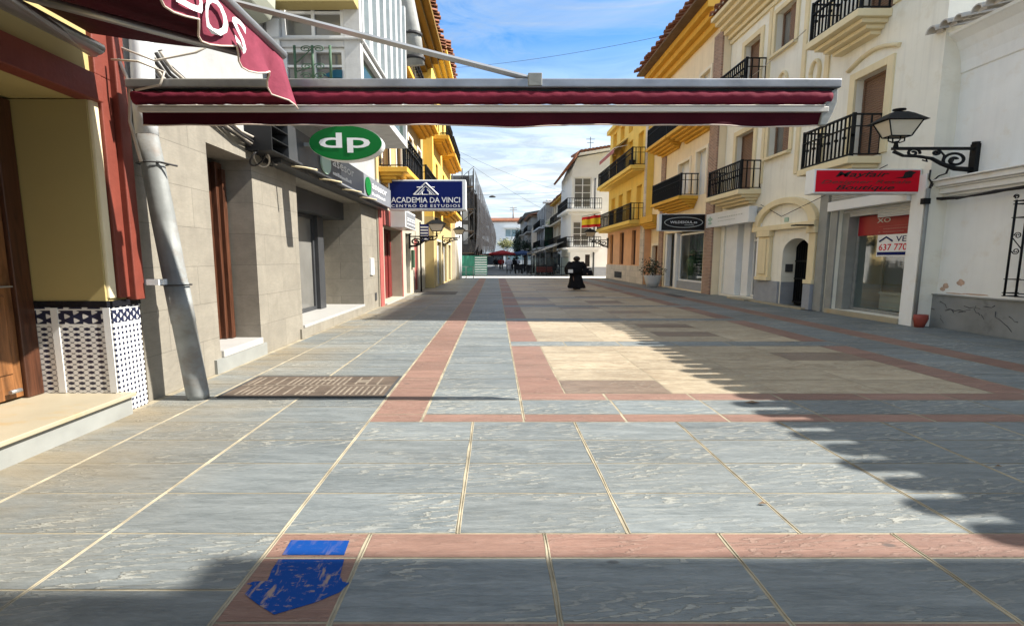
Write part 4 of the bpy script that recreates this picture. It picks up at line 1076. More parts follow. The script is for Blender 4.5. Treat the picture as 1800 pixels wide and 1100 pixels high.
patch(10.55, .98, .09, .08); patch(10.62, .9, .08, .06); patch(10.22, 1.07, .10, .09); patch(9.9, .83, .35, .02); patch(10.3, .82, .3, .015)
b.build('bare_patch', M['peeled'], t)
# window grille standing proud of the wall
g_ = MB()
fx = -.3
for y in (9.05, 8.85, 8.65, 8.42, 8.17, 7.9, 7.65, 7.4): g_.tube([FR.P(y, .86, fx), FR.P(y, 2.74, fx)], .016, 6, 1.6)
for z in (.87, .93, 1.2, 2.4, 2.66, 2.72): g_.tube([FR.P(9.09, z, fx), FR.P(7.3, z, fx)], .010, 6, 1.6); g_.tube([FR.P(9.07, z, fx), FR.P(9.07, z, 0)], .010, 6, 1.6)
def gscroll(y, z, r, d): return [FR.P(y + r * (1 - .75 * k / 22) * math.cos(d * 3 * PI * k / 22), z + r * (1 - .75 * k / 22) * math.sin(d * 3 * PI * k / 22), fx) for k in range(23)]
for z, d in ((2.05, 1), (1.75, -1)): g_.tube(gscroll(8.95, z, .065, d), .008, 5, 1.4)
g_.tube([FR.P(9.03, 2.0, fx), FR.P(8.87, 1.8, fx)], .008, 5, 1.4)
g_.tube(gscroll(9.06, 2.80, .05, 1), .010, 5, 1.4); g_.build('window_grille', M['iron'], t)
# tall neighbour behind the viewer whose roof line shades the near paving
t = thing('tall_house', (13, -4, 0), 'tall white house beside the viewer shading the near paving', 'house')
b = MB(); b.box(10.45, 18, -12, .78, 0, 13.2); b.box(10.45, 18, .7805, 1.2, 0, 11.4); b.box(10.45, 18, 1.2005, 1.36, 0, 8.9); b.build('wall', M['plaster'], t)

# lantern on the low house
lz = pY(1650, 259, 10.2)[2]
wall_lantern(FR, 10.2, 1.78, lz, 1.12, 'large black lantern on scrolled iron bracket on the white wall at right', 'street lanterns on wall brackets')

# cables along the string course
def bundle(pts, n, label, r=.016, jit=.03):
    b = MB()
    for k in range(n):
        b.cur = 0
        b.tube([(x - .02 * (k % 2), y + random.uniform(-jit, jit), z + random.uniform(-jit, jit)) for x, y, z in pts], r, 6, 1.4)
    return props(b.build('cable_bundle', M['cable']), label, 'cables')
bundle([(10.25, 10.95, 3.0), (10.22, 10.6, 2.96), (10.22, 10.3, 2.93), (10.2, 9.9, 2.93), (10.22, 9.5, 2.96), (10.25, 9.0, 2.98), (10.25, 8.5, 3.0)], 5, 'bundle of black cables sagging under the ledge of the white house')
b = MB()
b.tube([(9.98, 10.74, 3.62), (9.95, 10.72, 3.42), (10.05, 10.72, 3.3), (10.1, 10.85, 3.15), (10.15, 10.95, 2.98)], .016, 6, 1.4)
b.tube([(9.96, 10.72, 3.15), (10.05, 10.75, 3.35), (10.05, 10.6, 3.46), (10.02, 10.4, 3.48), (9.95, 10.28, 3.6), (10.0, 10.22, 3.8)], .016, 6, 1.4)
b.tube([(10.0, 10.72, 3.28), (10.12, 10.82, 3.1), (10.2, 10.9, 2.96)], .014, 6, 1.4)
props(b.build('wall_cable', M['cable']), 'black cables looping from red sign round the ledge end', 'cables')

# ------------------------------------------------------------------ RIGHT: cream house with arch and shops
XC = 10.0; FC = Fr('R', XC); ya, yb = 10.75, 20.4
HC = [(11.12, 13.45, .14, 2.98, 1.3), (14.55, 15.95, 0, 2.35, .8), (17.5, 20.1, .08, 3.05, .7),
      (12.2, 13.25, 4.3, 6.5), (16.0, 17.25, 5.25, 6.7), (18.2, 19.5, 4.25, 6.6),
      (12.2, 13.25, 7.9, 10.0), (16.1, 17.25, 8.8, 10.2), (18.15, 19.25, 7.9, 10.0)]
t = house('cream_house', FC, ya, yb, 11.6, 'creamwall', 'off white house with cream trim, balconies and arched entrance beside the lantern', HC, .33)
for h in HC[3:]:
    if h[2] in (5.25, 8.8):
        o = window(FC, t, h[0] + .01, h[1] - .01, h[2] + .01, h[3] - .01, .22, 2, 1, 'brown_shutter', 'greyglass', .07, 'creamtrim', 'creamtrim', .16)
        b = MB(); FC.box(b, h[0] + .02, h[0] + (h[1] - h[0]) * .5, h[2] + .03, h[3] - .02, .14, .2); b.build('shutter', M['brown_shutter'], o)
    else: leafdoor(FC, t, h[0] + .01, h[1] - .01, h[2] + .01, h[3] - .01, 'brown_shutter', .24, 'shutter', 'creamtrim', .2)
for z in (6.78, 10.28):
    b = MB(); pts = [(11.9 + 1.65 * k / 10, z + .05 + .22 * math.sin(PI * k / 10)) for k in range(11)]
    b.tube([FC.P(a_, zz, -.04) for a_, zz in pts], .055, 6, 1.4); b.build('brow_moulding', M['creamtrim'], t)
for (y0, y1, z) in ((12.15, 14.15, 4.24), (17.5, 20.2, 4.2), (12.25, 14.2, 7.85), (17.6, 19.6, 7.85)): balcony(FC, t, y0, y1, z, .88, 'creamtrim', 1.05, 3, .18, .135)
cornice(FC, t, ya, yb, 10.75, 11.55, .95, 'creamtrim', 5)
tiles(FC, t, ya, yb, 11.64, 1.1, 4, .2, 'tile', .3, .12, 'mortar_end')
b = MB()
for y in (14.45, 15.55, 17.55): FC.box(b, y - .09, y + .09, 4.4, 10.7, -.05, .0)
FC.box(b, ya, yb, 10.55, 10.7, -.09, .0); b.build('pilaster_strip', M['creamtrim'], t)
b = MB()
for z in (7.3, 7.3):
    pass
pts = [FC.P(14.95 + .2 * math.cos(2 * PI * k / 20), 7.35 + .36 * math.sin(2 * PI * k / 20), -.03) for k in range(21)]
b.tube(pts, .055, 6, 1.4); pts = [FC.P(16.6 + .22 * math.cos(2 * PI * k / 20), 7.7 + .3 * math.sin(2 * PI * k / 20), -.03) for k in range(21)]; b.tube(pts, .05, 6, 1.4); b.build('medallion', M['creamtrim'], t)
# arched entrance
b = MB(); ay, aw_ = 15.95, 1.72
pts = []
for (r_, hz) in ((1, .78), (.80, .60)):
    pts.append([(ay + aw_ * r_ * math.cos(PI * k / 24), 2.78 + hz * 1.15 * math.sin(PI * k / 24)) for k in range(25)])
b.prism(pts[0] + pts[1][::-1], 'x', XC - .16, XC - .002); b.build('archivolt', M['creamtrim'], t, bevel=.02)
b = MB(); FC.box(b, ay - aw_, ay + aw_, 2.6, 2.78, -.18, -.002); b.build('entablature', M['creamtrim'], t, bevel=.015)
for (y0, y1) in ((14.2, 14.5), (16.55, 17.25)):
    b = MB(); FC.box(b, y0 - .05, y1 + .05, 2.4, 2.598, -.2, -.002); FC.box(b, y0, y1, .95, 2.399, -.13, -.002); FC.box(b, y0 - .05, y1 + .05, .82, .949, -.19, -.002)
    if y1 - y0 > .5: FC.box(b, y0 + .15, y1 - .15, 1.05, 2.3, -.17, -.131)
    b.build('pilaster', M['creamtrim'], t, bevel=.012)
b = MB(); FC.box(b, 16.0, 17.45, 0, .81, -.08, -.002); b.build('dado', M['greydado'], t, bevel=.01); b = MB(); FC.box(b, 14.16, 14.5, 0, .81, -.2, -.002); b.build('dado', M['greydado'], t, bevel=.01)
b = MB(); b.box(XC + .003, XC + .79, 15.925, 15.948, .02, .8); b.build('porch_dado', M['greydado'], t)
b = MB()   # arched head of the doorway
n = 16; ap = [(15.25 + .70 * math.cos(PI * k / n), 1.78 + .50 * math.sin(PI * k / n)) for k in range(n + 1)]
b.prism([(15.95, 2.35), (14.55, 2.35)] + ap[::-1], 'x', XC + .002, XC + .42)
b.build('door_arch', M['creamwall'], t)
b = MB(); b.box(XC + .50, XC + .54, 14.56, 15.94, .03, 2.34); dr = b.build('door', M['iron'], t)
b = MB()
for k in range(12): b.box(XC + .44, XC + .499, 14.62 + k * .115, 14.64 + k * .115, .1, 2.2)
for z in (.1, .9, 1.5): b.box(XC + .43, XC + .498, 14.58, 15.92, z, z + .05)
b.build('door_grille', M['iron'], dr)
b = MB(); b.box(XC + .12, XC + .36, 15.90, 15.946, 1.15, 1.42); b.build('mailbox', M['darkgrate'], t)
b = MB(); FC.box(b, 14.3, 17.3, 0, .06, -.35, -.11); b.build('doorstep', M['stepmarble'], t)
b = MB(); FC.box(b, 15.75, 15.95, 2.86, 3.0, -.03, -.002); b.build('number_plate', M['palegreen'], t)
b = MB(); FC.box(b, 14.2, 14.45, 2.615, 2.65, -.75, -.2); b.build('small_canopy', M['iron'], t)
# resale shop front
b = MB()
FC.box(b, 13.45, 13.72, 0, 3.0, -.05, .0); FC.box(b, 13.8, 14.15, 0, 3.55, -.10, .0); b.build('stone_pier', M['greymarble'], t, bevel=.01)
b = MB(); FC.box(b, 10.76, 11.11, 0, 3.55, -.07, .0); b.build('end_pier', M['oldplaster'], t, bevel=.01)
b = MB(); FC.box(b, 11.12, 13.75, 2.98, 3.25, -.16, .0); b.build('shutter_box', M['white'], t, bevel=.015)
b = MB()
for k in range(7): FC.box(b, 11.3, 13.75, 3.27 + .05 * k, 3.295 + .05 * k, -.06, .0)
b.build('louvre', M['grey_shutter'], t)
b = MB(); FC.box(b, 11.13, 13.44, 2.78, 2.97, .12, .2); FC.box(b, 11.13, 12.25, 2.68, 2.779, .12, .2); b.build('roller_shutter', M['grey_shutter'], t)
b = MB(); FC.box(b, 11.1, 13.6, 0, .135, -.12, 1.3); b.build('threshold', M['stepmarble'], t, bevel=.01)
b = MB(); FC.box(b, 13.2, 13.44, .15, 2.9, .1, 1.2); b.build('side_wall', M['greymarble'], t)
FI = Fr('R', XC)
w_ = MB()
for (p, q) in ((11.13, 11.2), (13.1, 13.19)): FI.box(w_, p, q, .15, 2.97, .35, .42)
FI.box(w_, 11.2, 13.1, .15, .22, .35, .42); sh = w_.build('shop_front', M['zinc'], t)
g_ = MB(); g_.poly([FI.P(11.2, .22, .38), FI.P(13.1, .22, .38), FI.P(13.1, 2.97, .38), FI.P(11.2, 2.97, .38)]); g_.build('pane', M['shopglass'], sh)
b = MB(); FI.box(b, 11.13, 13.19, .15, 2.9, 1.22, 1.26); b.build('shop_interior', M['interior'], t)
b = MB(); FI.box(b, 11.4, 12.8, .62, .68, .8, 1.1); FI.box(b, 11.4, 12.8, .2, .61, .85, 1.05); b.build('counter', M['greymarble'], t)
b = MB(); FI.box(b, 11.3, 13.12, 2.24, 2.78, .33, .349); po = b.build('window_poster', M['redposter'], t)
text('XO', M['faint'], po, FI.P(12.5, 2.56, .328), (0, -1, 0), (0, 0, 1), .42, .12, .0)
b = MB()
for z in (2.45, 2.37, 2.29):
    for k in range(14):
        if z > 2.4 or random.random() > .25: FI.box(b, 11.45 + .07 * k, 11.51 + .07 * k, z, z + (.012 if z > 2.4 else .035), .322, .3285)
b.build('small_lettering', M['redpanel'], po)
b = MB(); FI.box(b, 11.3, 12.4, 1.66, 2.23, .30, .32); sp_ = b.build('sale_poster', M['white'], t)
text('VE', M['bluesign'], sp_, FI.P(11.83, 2.04, .298), (0, -1, 0), (0, 0, 1), .30, .14, .0)
text('637 770', M['redsign'], sp_, FI.P(12.33, 1.82, .298), (0, -1, 0), (0, 0, 1), .84, .17, .0)
b = MB(); FI.box(b, 11.31, 12.37, 1.70, 1.78, .292, .2985); b.tube([FI.P(12.32, 2.06, .29), FI.P(12.12, 2.17, .29), FI.P(11.92, 2.06, .29)], .022, 4, 1); b.build('emblem', M['bluesign'], sp_)
b = MB(); b.tube([FC.P(10.70, 3.2, -.05), FC.P(10.70, .2, -.05)], .028, 8, 1.6); b.build('downpipe', M['greymarble'], t)
b = MB(); b.loft([(10.0, 10.62, .0, .10, .07), (10.02, 10.62, .15, .15, .09), (10.02, 10.62, .2, .17, .1), (10.02, 10.62, .3, .15, .1)], 12); props(b.build('red_pipe_shoe', M['terracotta']), 'broken red clay pipe shoe at the foot of the downpipe', 'pipe')
b = MB(); FC.box(b, 10.66, 10.76, 2.85, 2.98, -.16, -.01); b.build('junction_box', M['iron'], t)
# clinic front
b = MB(); FC.box(b, 17.3, 17.49, .05, 3.05, -.05, .0); b.build('door_jamb', M['white'], t)
o = window(FC, t, 17.52, 18.4, .1, 3.0, .35, 1, 1, 'white', 'greyglass', .07, name='glass_door')
b = MB(); FC.box(b, 17.59, 18.33, 2.3, 2.38, .34, .42); b.build('transom_bar', M['white'], o)
b = MB(); FC.box(b, 18.42, 18.9, .09, 3.04, .2, .6); FC.box(b, 19.1, 20.08, .09, 3.04, .05, .6); FC.box(b, 18.901, 19.099, .09, 3.04, .3, .6); b.build('panel', M['whitesign'], t, bevel=.01)
b = MB(); FC.box(b, 17.3, 18.6, 0, .07, -.5, .3); b.build('doorstep', M['stepmarble'], t)
s_ = thing('clinic_sign', (9.8, 19, 3.1), 'long plain white sign box over the glass clinic door', 'sign')
b = MB(); FC.box(b, 17.5, 21.0, 2.98, 3.58, -.42, -.1); b.build('casing', M['whitesign'], s_, bevel=.012)
b = MB()
for k in range(11): FC.box(b, 17.95 + .18 * k, 18.07 + .18 * k, 3.31, 3.36, -.428, -.4205)
for k in range(9): FC.box(b, 18.5 + .16 * k, 18.6 + .16 * k, 3.18, 3.21, -.428, -.4205)
b.build('faint_lettering', M['faint'], s_)
b = MB()
for (dy, dz) in ((0, .12), (.14, .05), (-.14, .05), (.08, -.12), (-.08, -.12), (0, 0)): b.prism([(20.6 + dy + .07 * math.cos(2 * PI * k / 12), 3.28 + dz + .055 * math.sin(2 * PI * k / 12)) for k in range(12)], 'x', XC - .43, XC - .4205)
b.build('emblem', M['palegreen'], s_)
b = MB(); b.loft([(9.93, 17.36, 3.22, .06, .05), (9.93, 17.36, 3.42, .1, .08), (9.93, 17.36, 3.5, .06, .05)], 10); b.build('spot_lamp', M['zinc'], s_)
# red boutique sign
YM = 10.95
t = thing('boutique_sign', (10, YM, 3.1), 'red boutique sign in white frame with black script beside the lantern', 'sign')
p, q = pY(1433, 297, YM), pY(1619, 340, YM)
p = (p[0], YM, p[2]); q = (min(q[0], 9.99), YM, q[2])
b = MB(); b.box(p[0], q[0], YM, YM + .32, q[2], p[2]); b.build('casing', M['whitesign'], t, bevel=.012)
e = .035; b = MB(); b.box(p[0] + e, q[0] - e * 1.6, YM - .012, YM - .001, q[2] + e, p[2] - e); b.build('face', M['redsign'], t)
W, Hh = q[0] - p[0], p[2] - q[2]
def st(s, fx_, fz, fw, fh, m='black', it=.35): text(s, M[m], t, (p[0] + W * fx_, YM - .0125, q[2] + Hh * fz), (1, 0, 0), (0, 0, 1), W * fw, Hh * fh, .006, italic=it)
st('Mayfair', .19, .60, .5, .29); st('Designer Resale', .06, .345, .84, .2, 'darkred'); st('Boutique', .2, .08, .55, .26)
b = MB(); hx, hz = p[0] + W * .86, q[2] + Hh * .76
b.prism([(hx - .28, hz - .07), (hx - .1, hz - .045), (hx - .06, hz + .06), (hx + .05, hz + .09), (hx + .2, hz + .05), (hx + .12, hz), (hx + .1, hz - .06), (hx - .05, hz - .085)], 'y', YM - .018, YM - .0125); b.build('hat_emblem', M['black'], t)

# ------------------------------------------------------------------ RIGHT: pale peach house with ochre balconies
XP = 9.7; FP = Fr('R', XP)
HP = [(21.4, 26.3, .05, 3.0, .8), (27.2, 28.2, .05, 2.4, .4), (21.5, 22.55, 4.6, 6.65), (23.3, 24.7, 4.9, 6.5), (21.5, 22.55, 8.0, 10.1), (23.3, 24.7, 8.3, 9.9)]
t = house('peach_house', FP, 20.42, 28.6, 12.4, 'peach', 'pale peach house with ochre stepped balconies and brick piers', HP, .3)
for h in HP[2:]:
    if h[2] in (4.6, 8.0): leafdoor(FP, t, h[0] + .01, h[1] - .01, h[2] + .01, h[3] - .01, 'whitesign', .2, 'shutter', 'peachtrim')
    else: leafdoor(FP, t, h[0] + .01, h[1] - .01, h[2] + .01, h[3] - .01, 'whitesign', .2, 'window_shutter', 'peachtrim')
for y0, y1, z1 in ((20.45, 21.2, 11.2), (26.5, 27.1, 11.2)): b = MB(); FP.box(b, y0, y1, 0, z1, -.08, -.002); b.build('brick_pier', M['brick'], t)
balcony(FP, t, 22.2, 26.2, 4.6, .95, 'ochre', 1.02, 4, .16, .13); balcony(FP, t, 20.9, 24.2, 7.9, .95, 'ochre', 1.02, 4, .16, .13, knobs=False); balcony(FP, t, 24.3, 27.4, 7.9, .95, 'ochre', 1.02, 4, .16, .13, knobs=False)
b = MB(); FP.box(b, 26.2, 28.5, 3.7, 4.1, -.8, -.002)
for k in range(3): FP.box(b, 26.2, 28.5, 3.4 + .1 * k, 3.495 + .1 * k, -.5 + -.1 * k, -.002)
b.build('corbel_ledge', M['ochre'], t, bevel=.01)
cornice(FP, t, 20.42, 28.6, 11.5, 12.35, .8, 'ochre', 3)
b = MB(); FP.box(b, 20.42, 28.6, 12.351, 12.45, -1.25, -.1); b.build('eave_boards', M['soffit_brown'], t)
tiles(FP, t, 20.42, 28.6, 12.52, 1.4, 4, .22)
o = window(FP, t, 21.45, 24.6, .45, 2.9, .2, 1, 1, 'white', 'shopglass', .08, name='shop_window')
b = MB(); FP.box(b, 21.45, 24.7, .06, .44, .15, .3); b.build('stall_riser', M['greydado'], t)
b = MB(); FP.box(b, 24.7, 25.0, .06, 2.98, .05, .3); FP.box(b, 26.05, 26.28, .06, 2.98, .05, .3); b.build('door_frame', M['white'], t)
b = MB(); FP.box(b, 25.02, 26.03, .06, 2.95, .35, .4); b.build('shop_door', M['glass'], t)
b = MB(); FP.box(b, 21.42, 24.68, .45, 2.95, .75, .78); b.build('shop_interior', M['greenglass'], t)
b = MB()
for k in range(9): FP.box(b, 21.6, 23.0, .7 + .16 * k, .72 + .16 * k, .4, .6)
b.build('rail_shelf', M['zinc'], t)
b = MB(); b.ball((XP + .5, 23.6, 1.9), .16, .12, .16)
b.loft([(XP + .5, 23.6, .5, .2, .14), (XP + .5, 23.6, 1.2, .26, .18), (XP + .5, 23.6, 1.6, .3, .2), (XP + .5, 23.6, 1.75, .08, .06)], 10); props(b.build('mannequin', M['leafgreen']), 'mannequin in green dress inside the lit shop window', 'mannequin')
leafdoor(FP, t, 27.21, 28.19, .06, 2.39, 'door', .2, 'door', 'peachtrim')
YB = 21.3
s_ = thing('oval_sign', (9.7, YB, 3), 'black sign with thin oval line projecting beside the brick pier', 'sign')
p, q = pY(1159, 376, YB), pY(1239, 406, YB)
q = (min(q[0], 9.69), YB, q[2])
b = MB(); b.box(p[0], q[0], YB, YB + .3, q[2], p[2]); b.build('casing', M['whitesign'], s_, bevel=.012)
b = MB(); b.box(p[0] + .12, q[0] - .03, YB - .012, YB - .001, q[2] + .03, p[2] - .03); b.build('face', M['black'], s_)
W, Hh = q[0] - p[0], p[2] - q[2]; cx, cz = p[0] + W * .53, q[2] + Hh * .5
b = MB(); b.tube([(cx + W * .41 * math.cos(2 * PI * k / 48), YB - .016, cz + Hh * .30 * math.sin(2 * PI * k / 48)) for k in range(49)], .014, 4, 1.2); b.build('oval_line', M['faint'], s_)
text('WILDESOUL.es', M['letter'], s_, (cx - W * .29, YB - .0125, cz - Hh * .06), (1, 0, 0), (0, 0, 1), W * .58, Hh * .14, .006)
b = MB(); b.box(cx + W * .02, cx + W * .22, YB - .0165, YB - .0125, cz - Hh * .17, cz - Hh * .145); b.build('small_lettering', M['faint'], s_)
# potted shrub
random.seed(8)
t = thing('potted_shrub', (8.95, 25.9, .006), 'dark leafy shrub in a round white pot beside the shop door', 'potted plant')
b = MB(); b.loft([(8.95, 25.9, .008, .3, .22), (8.95, 25.9, .35, .42, .28), (8.95, 25.9, .62, .5, .32), (8.95, 25.9, .68, .52, .33), (8.95, 25.9, .66, .42, .27)], 20); b.build('pot', M['potwhite'], t)
b = MB()
for k in range(6): b.tube([(8.95, 25.9, .6), (8.95 + random.uniform(-.3, .3), 25.9 + random.uniform(-.2, .2), 1.3)], .018, 5)
b.build('stem', M['bark'], t)
b = MB(); leaves(b, (8.95, 25.9, 1.12), (.62, .4, .42), 520, .07, 9); b.build('foliage', M['leaf'], t)

# ------------------------------------------------------------------ RIGHT: yellow house with long balconies
XY = 9.3; FYL = Fr('R', XY)
HYL = [(30.4, 31.3, 1.2, 3.5), (33.2, 34.3, 1.2, 3.5), (36.2, 37.1, 1.2, 3.5)] + [(y, y + 1.1, z, z + 2.2) for z in (4.1, 7.4) for y in (29.5, 31.8, 33.9, 36.0)] + [(y, y + 1.1, 10.2, 11.2) for y in (29.5, 31.8, 33.9, 36.0)]
t = house('long_balcony_house', FYL, 28.62, 38.0, 11.6, 'yellow', 'yellow house with long balconies and orange ground floor', HYL, .35, low=(3.85, 'orange'))
for h in HYL[:3]: leafdoor(FYL, t, h[0] + .01, h[1] - .01, h[2] + .01, h[3] - .01, 'frame_wood', .2, 'window_shutter')
for h in HYL[3:]: leafdoor(FYL, t, h[0] + .01, h[1] - .01, h[2] + .01, h[3] - .01, 'yellow', .26, 'shutter')
b = MB(); FYL.box(b, 28.62, 38.02, 0, 1.15, -.06, -.002); b.build('plinth', M['sandstone'], t, bevel=.01)
b = MB(); FYL.box(b, 28.62, 29.3, 1.152, 3.84, -.08, -.002); FYL.box(b, 28.62, 29.0, 3.86, 11.5, -.05, -.002); b.build('corner_pier', M['sandstone'], t)
b = MB(); FYL.box(b, 33.3, 35.3, .2, .65, -.07, -.061); b.build('cellar_vent', M['black'], t)
balcony(FYL, t, 28.9, 38.2, 7.35, .95, 'yellow', 1.05, 1, .22, .25, screen=[(30.6, 32.8), (33.1, 34.9), (35.2, 37.9)], knobs=False)
balcony(FYL, t, 28.9, 38.2, 4.0, .95, 'yellow', 1.05, 1, .22, .25, screen=[(30.9, 32.6), (33.3, 34.6)], knobs=False)
b = MB(); FYL.box(b, 28.6, 38.05, 11.4, 11.7, -.3, 2); b.build('cornice', M['yellow'], t)
t2 = thing('balcony_awning', (8.9, 34.5, 9.8), 'faded reddish awning slung over the top yellow balcony', 'awning')
b = MB(); b.poly([(9.28, 33, 10.0), (9.28, 37.5, 10.0), (8.35, 37.5, 9.3), (8.35, 33, 9.3)]); b.poly([(8.35, 33, 9.3), (8.35, 37.5, 9.3), (8.35, 37.5, 9.0), (8.35, 33, 9.0)])
b.build('cloth', M['redpanel'], t2)
b = MB(); b.tube([(8.35, 33, 9.3), (8.35, 37.5, 9.3)], .03, 6); b.tube([(9.28, 33, 9.5), (8.35, 33, 9.3)], .025, 6); b.build('frame', M['white'], t2)
b = MB(); b.loft([(8.55, 29.3, 7.36, .16, .12), (8.55, 29.3, 7.7, .2, .15)], 12); props(b.build('balcony_pot', M['iron']), 'small black flower pot on the upper yellow balcony', 'flower pot')
# flag on the lower balcony
b = MB(); n = 24
for k in range(n):
    for (q0, q1, mi) in ((0, .25, 1), (.25, .75, 0), (.75, 1, 1)):
        def fp(k_, q): s_ = k_ / n; return (8.25 - 1.25 * s_ + .04 * math.sin(s_ * 12), 36.2 + .9 * s_ + .12 * math.sin(s_ * 14), 5.05 + .08 * s_ - .95 * q * (1 - .15 * s_) - .25 * s_)
        b.cur = mi; b.poly([fp(k, q0), fp(k + 1, q0), fp(k + 1, q1), fp(k, q1)])
b.cur = 2; b.tube([(8.3, 36.2, 4.2), (8.22, 36.2, 5.15), (6.95, 37.1, 4.95)], .02, 6)
props(b.build('flag', [M['flagyellow'], M['flagred'], M['iron']]), 'red and yellow striped flag hung from the lower yellow balcony', 'flag')
wall_lantern(Fr('R', 9.25), 37.6, 1.5, 3.15, 1.3, 'black lantern on bracket beyond the orange ground floor', 'street lanterns on wall brackets')

# ------------------------------------------------------------------ beyond the cross street, right
Y0 = 42.2
t = thing('white_house', (8.5, 45, 0), 'white house with red tiled roof and sash windows facing the cross street', 'house')
FF = Fr('F', Y0); xl, xr = 6.95, 11.5
HF = [(7.15, 8.75, 6.2, 8.9), (7.1, 8.65, 2.75, 5.0), (8.3, 8.75, .9, 2.0)]
b = MB(); FF.facade(b, xl, xr, 0, 9.6, HF, .25); shell(b, FF, xl, xr, 0, 9.6, 6.5); b.build('wall', M['plaster'], t)
for h in HF[:2]: window(FF, t, h[0] + .01, h[1] - .01, h[2] + .01, h[3] - .01, .1, 2, 4, 'white', 'greyglass', .09)
window(FF, t, 8.31, 8.74, .91, 1.99, .1, 1, 1, 'iron', 'glass', .06)
b = MB(); FF.box(b, xl + .02, xr, 0, .85, -.05, -.002); b.build('plinth', M['greydado'], t)
FS = Fr('R', xl)
def wrap_balcony(zf):
    b = MB(); FF.box(b, xl - .55, xr - 1.9, zf - .16, zf, -.9, -.003); FS.box(b, Y0 - .001, Y0 + 5.5, zf - .159, zf - .001, -.55, -.003)
    FF.box(b, xl - .3, xr - 2.1, zf - .4, zf - .162, -.6, -.003); o = b.build('balcony', M['plaster'], t)
    r = MB(); bars(r, FF, xl - .5, xr - 2.0, zf + .05, zf + .95, -.85, -.85, 16, .018, .012)
    for z in (zf + .06, zf + .5, zf + .95): FF.box(r, xl - .5, xr - 2.0, z - .025, z + .025, -.87, -.83); r.box(xl - .53, xl - .47, Y0 - .85, Y0 + 5.4, z - .025, z + .025)
    bars(r, FS, Y0 - .8, Y0 + 5.4, zf + .05, zf + .95, -.5, -.5, 40, .012, .02); r.build('railing', M['iron'], o)
wrap_balcony(6.0); wrap_balcony(2.62)
b = MB(); b.prism([(xl + .004, 9.603), (7.4, 10.62), (xr, 11.36), (xr, 9.603)], 'y', Y0 + .002, 48); b.build('gable_wall', M['plaster'], t)
b = MB()   # hipped roof with wide white soffit
ez = 9.2
for (q, z0, z1) in ((0, ez, ez + .16),):
    P8 = [(6.25, 41.4, z0), (7.4, 40.9, z0 + 1.55), (12, 40.9, z0 + 2.3), (12, 49, z0 + 2.3), (6.25, 49, z0)]
    b.poly(P8[:3] + [(12, 49, z0 + 2.3), (7.4, 49, z0 + 1.55), (6.25, 49, z0)])
b.build('soffit', M['plaster'], t)
def slope_tiles(b, A, Bp, C, D, n, r=.1):
    """half-round tile courses running from edge A-B up to edge D-C"""
    A, Bp, C, D = map(Vector, (A, Bp, C, D))
    for k in range(n):
        q = (k + .5) / n; p0 = A.lerp(Bp, q); p1 = D.lerp(C, q); b.tube([tuple(p0), tuple(p1)], r, 6, 1.3)
b = MB(); slope_tiles(b, (6.2, 41.4, ez + .1), (6.2, 49, ez + .1), (7.4, 49, ez + 1.7), (7.4, 40.9, ez + 1.7), 26); slope_tiles(b, (7.4, 40.85, ez + 1.68), (12, 40.85, ez + 2.4), (12, 46, ez + 3.0), (7.4, 46, ez + 2.3), 14, .13)
b.build('roof', M['tile'], t)
b = MB(); b.tube([(8.7, 43, 11.2), (8.7, 43, 12.6)], .03, 5); b.tube([(8.3, 43, 12.4), (9.1, 43, 12.4)], .025, 5); b.tube([(8.4, 43, 12.1), (9.0, 43, 12.1)], .025, 5); props(b.build('aerial', M['iron'], t))
b = MB(); b.tube([(9.05, 42.1, 0), (9.05, 42.1, 8.8)], .06, 6, 1.3); b.build('downpipe', M['darkgrate'], t)

# the row of houses further down the street
def far_house(name, x, x1, y0, y1, h, wm, label, floors, eave=0, em='tile', win='glass', side='R', nwin=None, facew=True, gm='white'):
    fr = Fr(side, x); sgn = 1 if side == 'R' else -1
    t = thing(name, ((x + x1) / 2, (y0 + y1) / 2, 0), label, 'house')
    n = nwin or max(2, int((y1 - y0) / 3.2)); hs = []
    for f in range(floors):
        for k in range(n):
            c = y0 + (y1 - y0) * (k + .5) / n; z = .4 + h / floors * f; hs.append((c - .55, c + .55, z + .3, z + min(2.3, h / floors - .5)))
    ff = Fr('F', y0); hf = []
    lo, hi = sorted((x, x1))
    if facew:
        for f in range(floors):
            for k in range(2):
                c = lo + (hi - lo) * (k + .5) / 2; z = .4 + h / floors * f; hf.append((c - .4, c + .4, z + .4, z + min(2.1, h / floors - .6)))
    b = MB(); fr.facade(b, y0, y1, 0, h, hs, .25); ff.facade(b, lo, hi, 0, h, hf, .25)
    d = abs(x1 - x); P = fr.P
    b.poly([P(y0, h, 0), P(y1, h, 0), P(y1, h, d), P(y0, h, d)]); b.poly([P(y0, 0, d), P(y1, 0, d), P(y1, h, d), P(y0, h, d)]); b.poly([P(y1, 0, 0), P(y1, h, 0), P(y1, h, d), P(y1, 0, d)])
    b.build('wall', M[wm], t)
    for q in hs: window(fr, t, q[0] + .01, q[1] - .01, q[2] + .01, q[3] - .01, .12, 2, 2, gm, win, .08)
    for q in hf: window(ff, t, q[0] + .01, q[1] - .01, q[2] + .01, q[3] - .01, .12, 2, 2, gm, win, .08)
    if eave:
        b = MB(); fr.box(b, y0 - .4, y1, h + .002, h + .14, -eave, 1.0); b.build('eave', M[em if em != 'tile' else 'soffit_brown'], t)
        tiles(fr, t, y0 - .4, y1, h + .18, eave + .1, 3.5, .22, 'tile', .4, .15)
    b = MB(); fr.box(b, y0 + .3, y1 - .3, .05, 2.5, -.05, -.002); ff.box(b, lo + .15, hi - 1.2, .05, 2.5, -.05, -.002); b.build('shop_front', M['glass'], t)
    return t, fr, ff
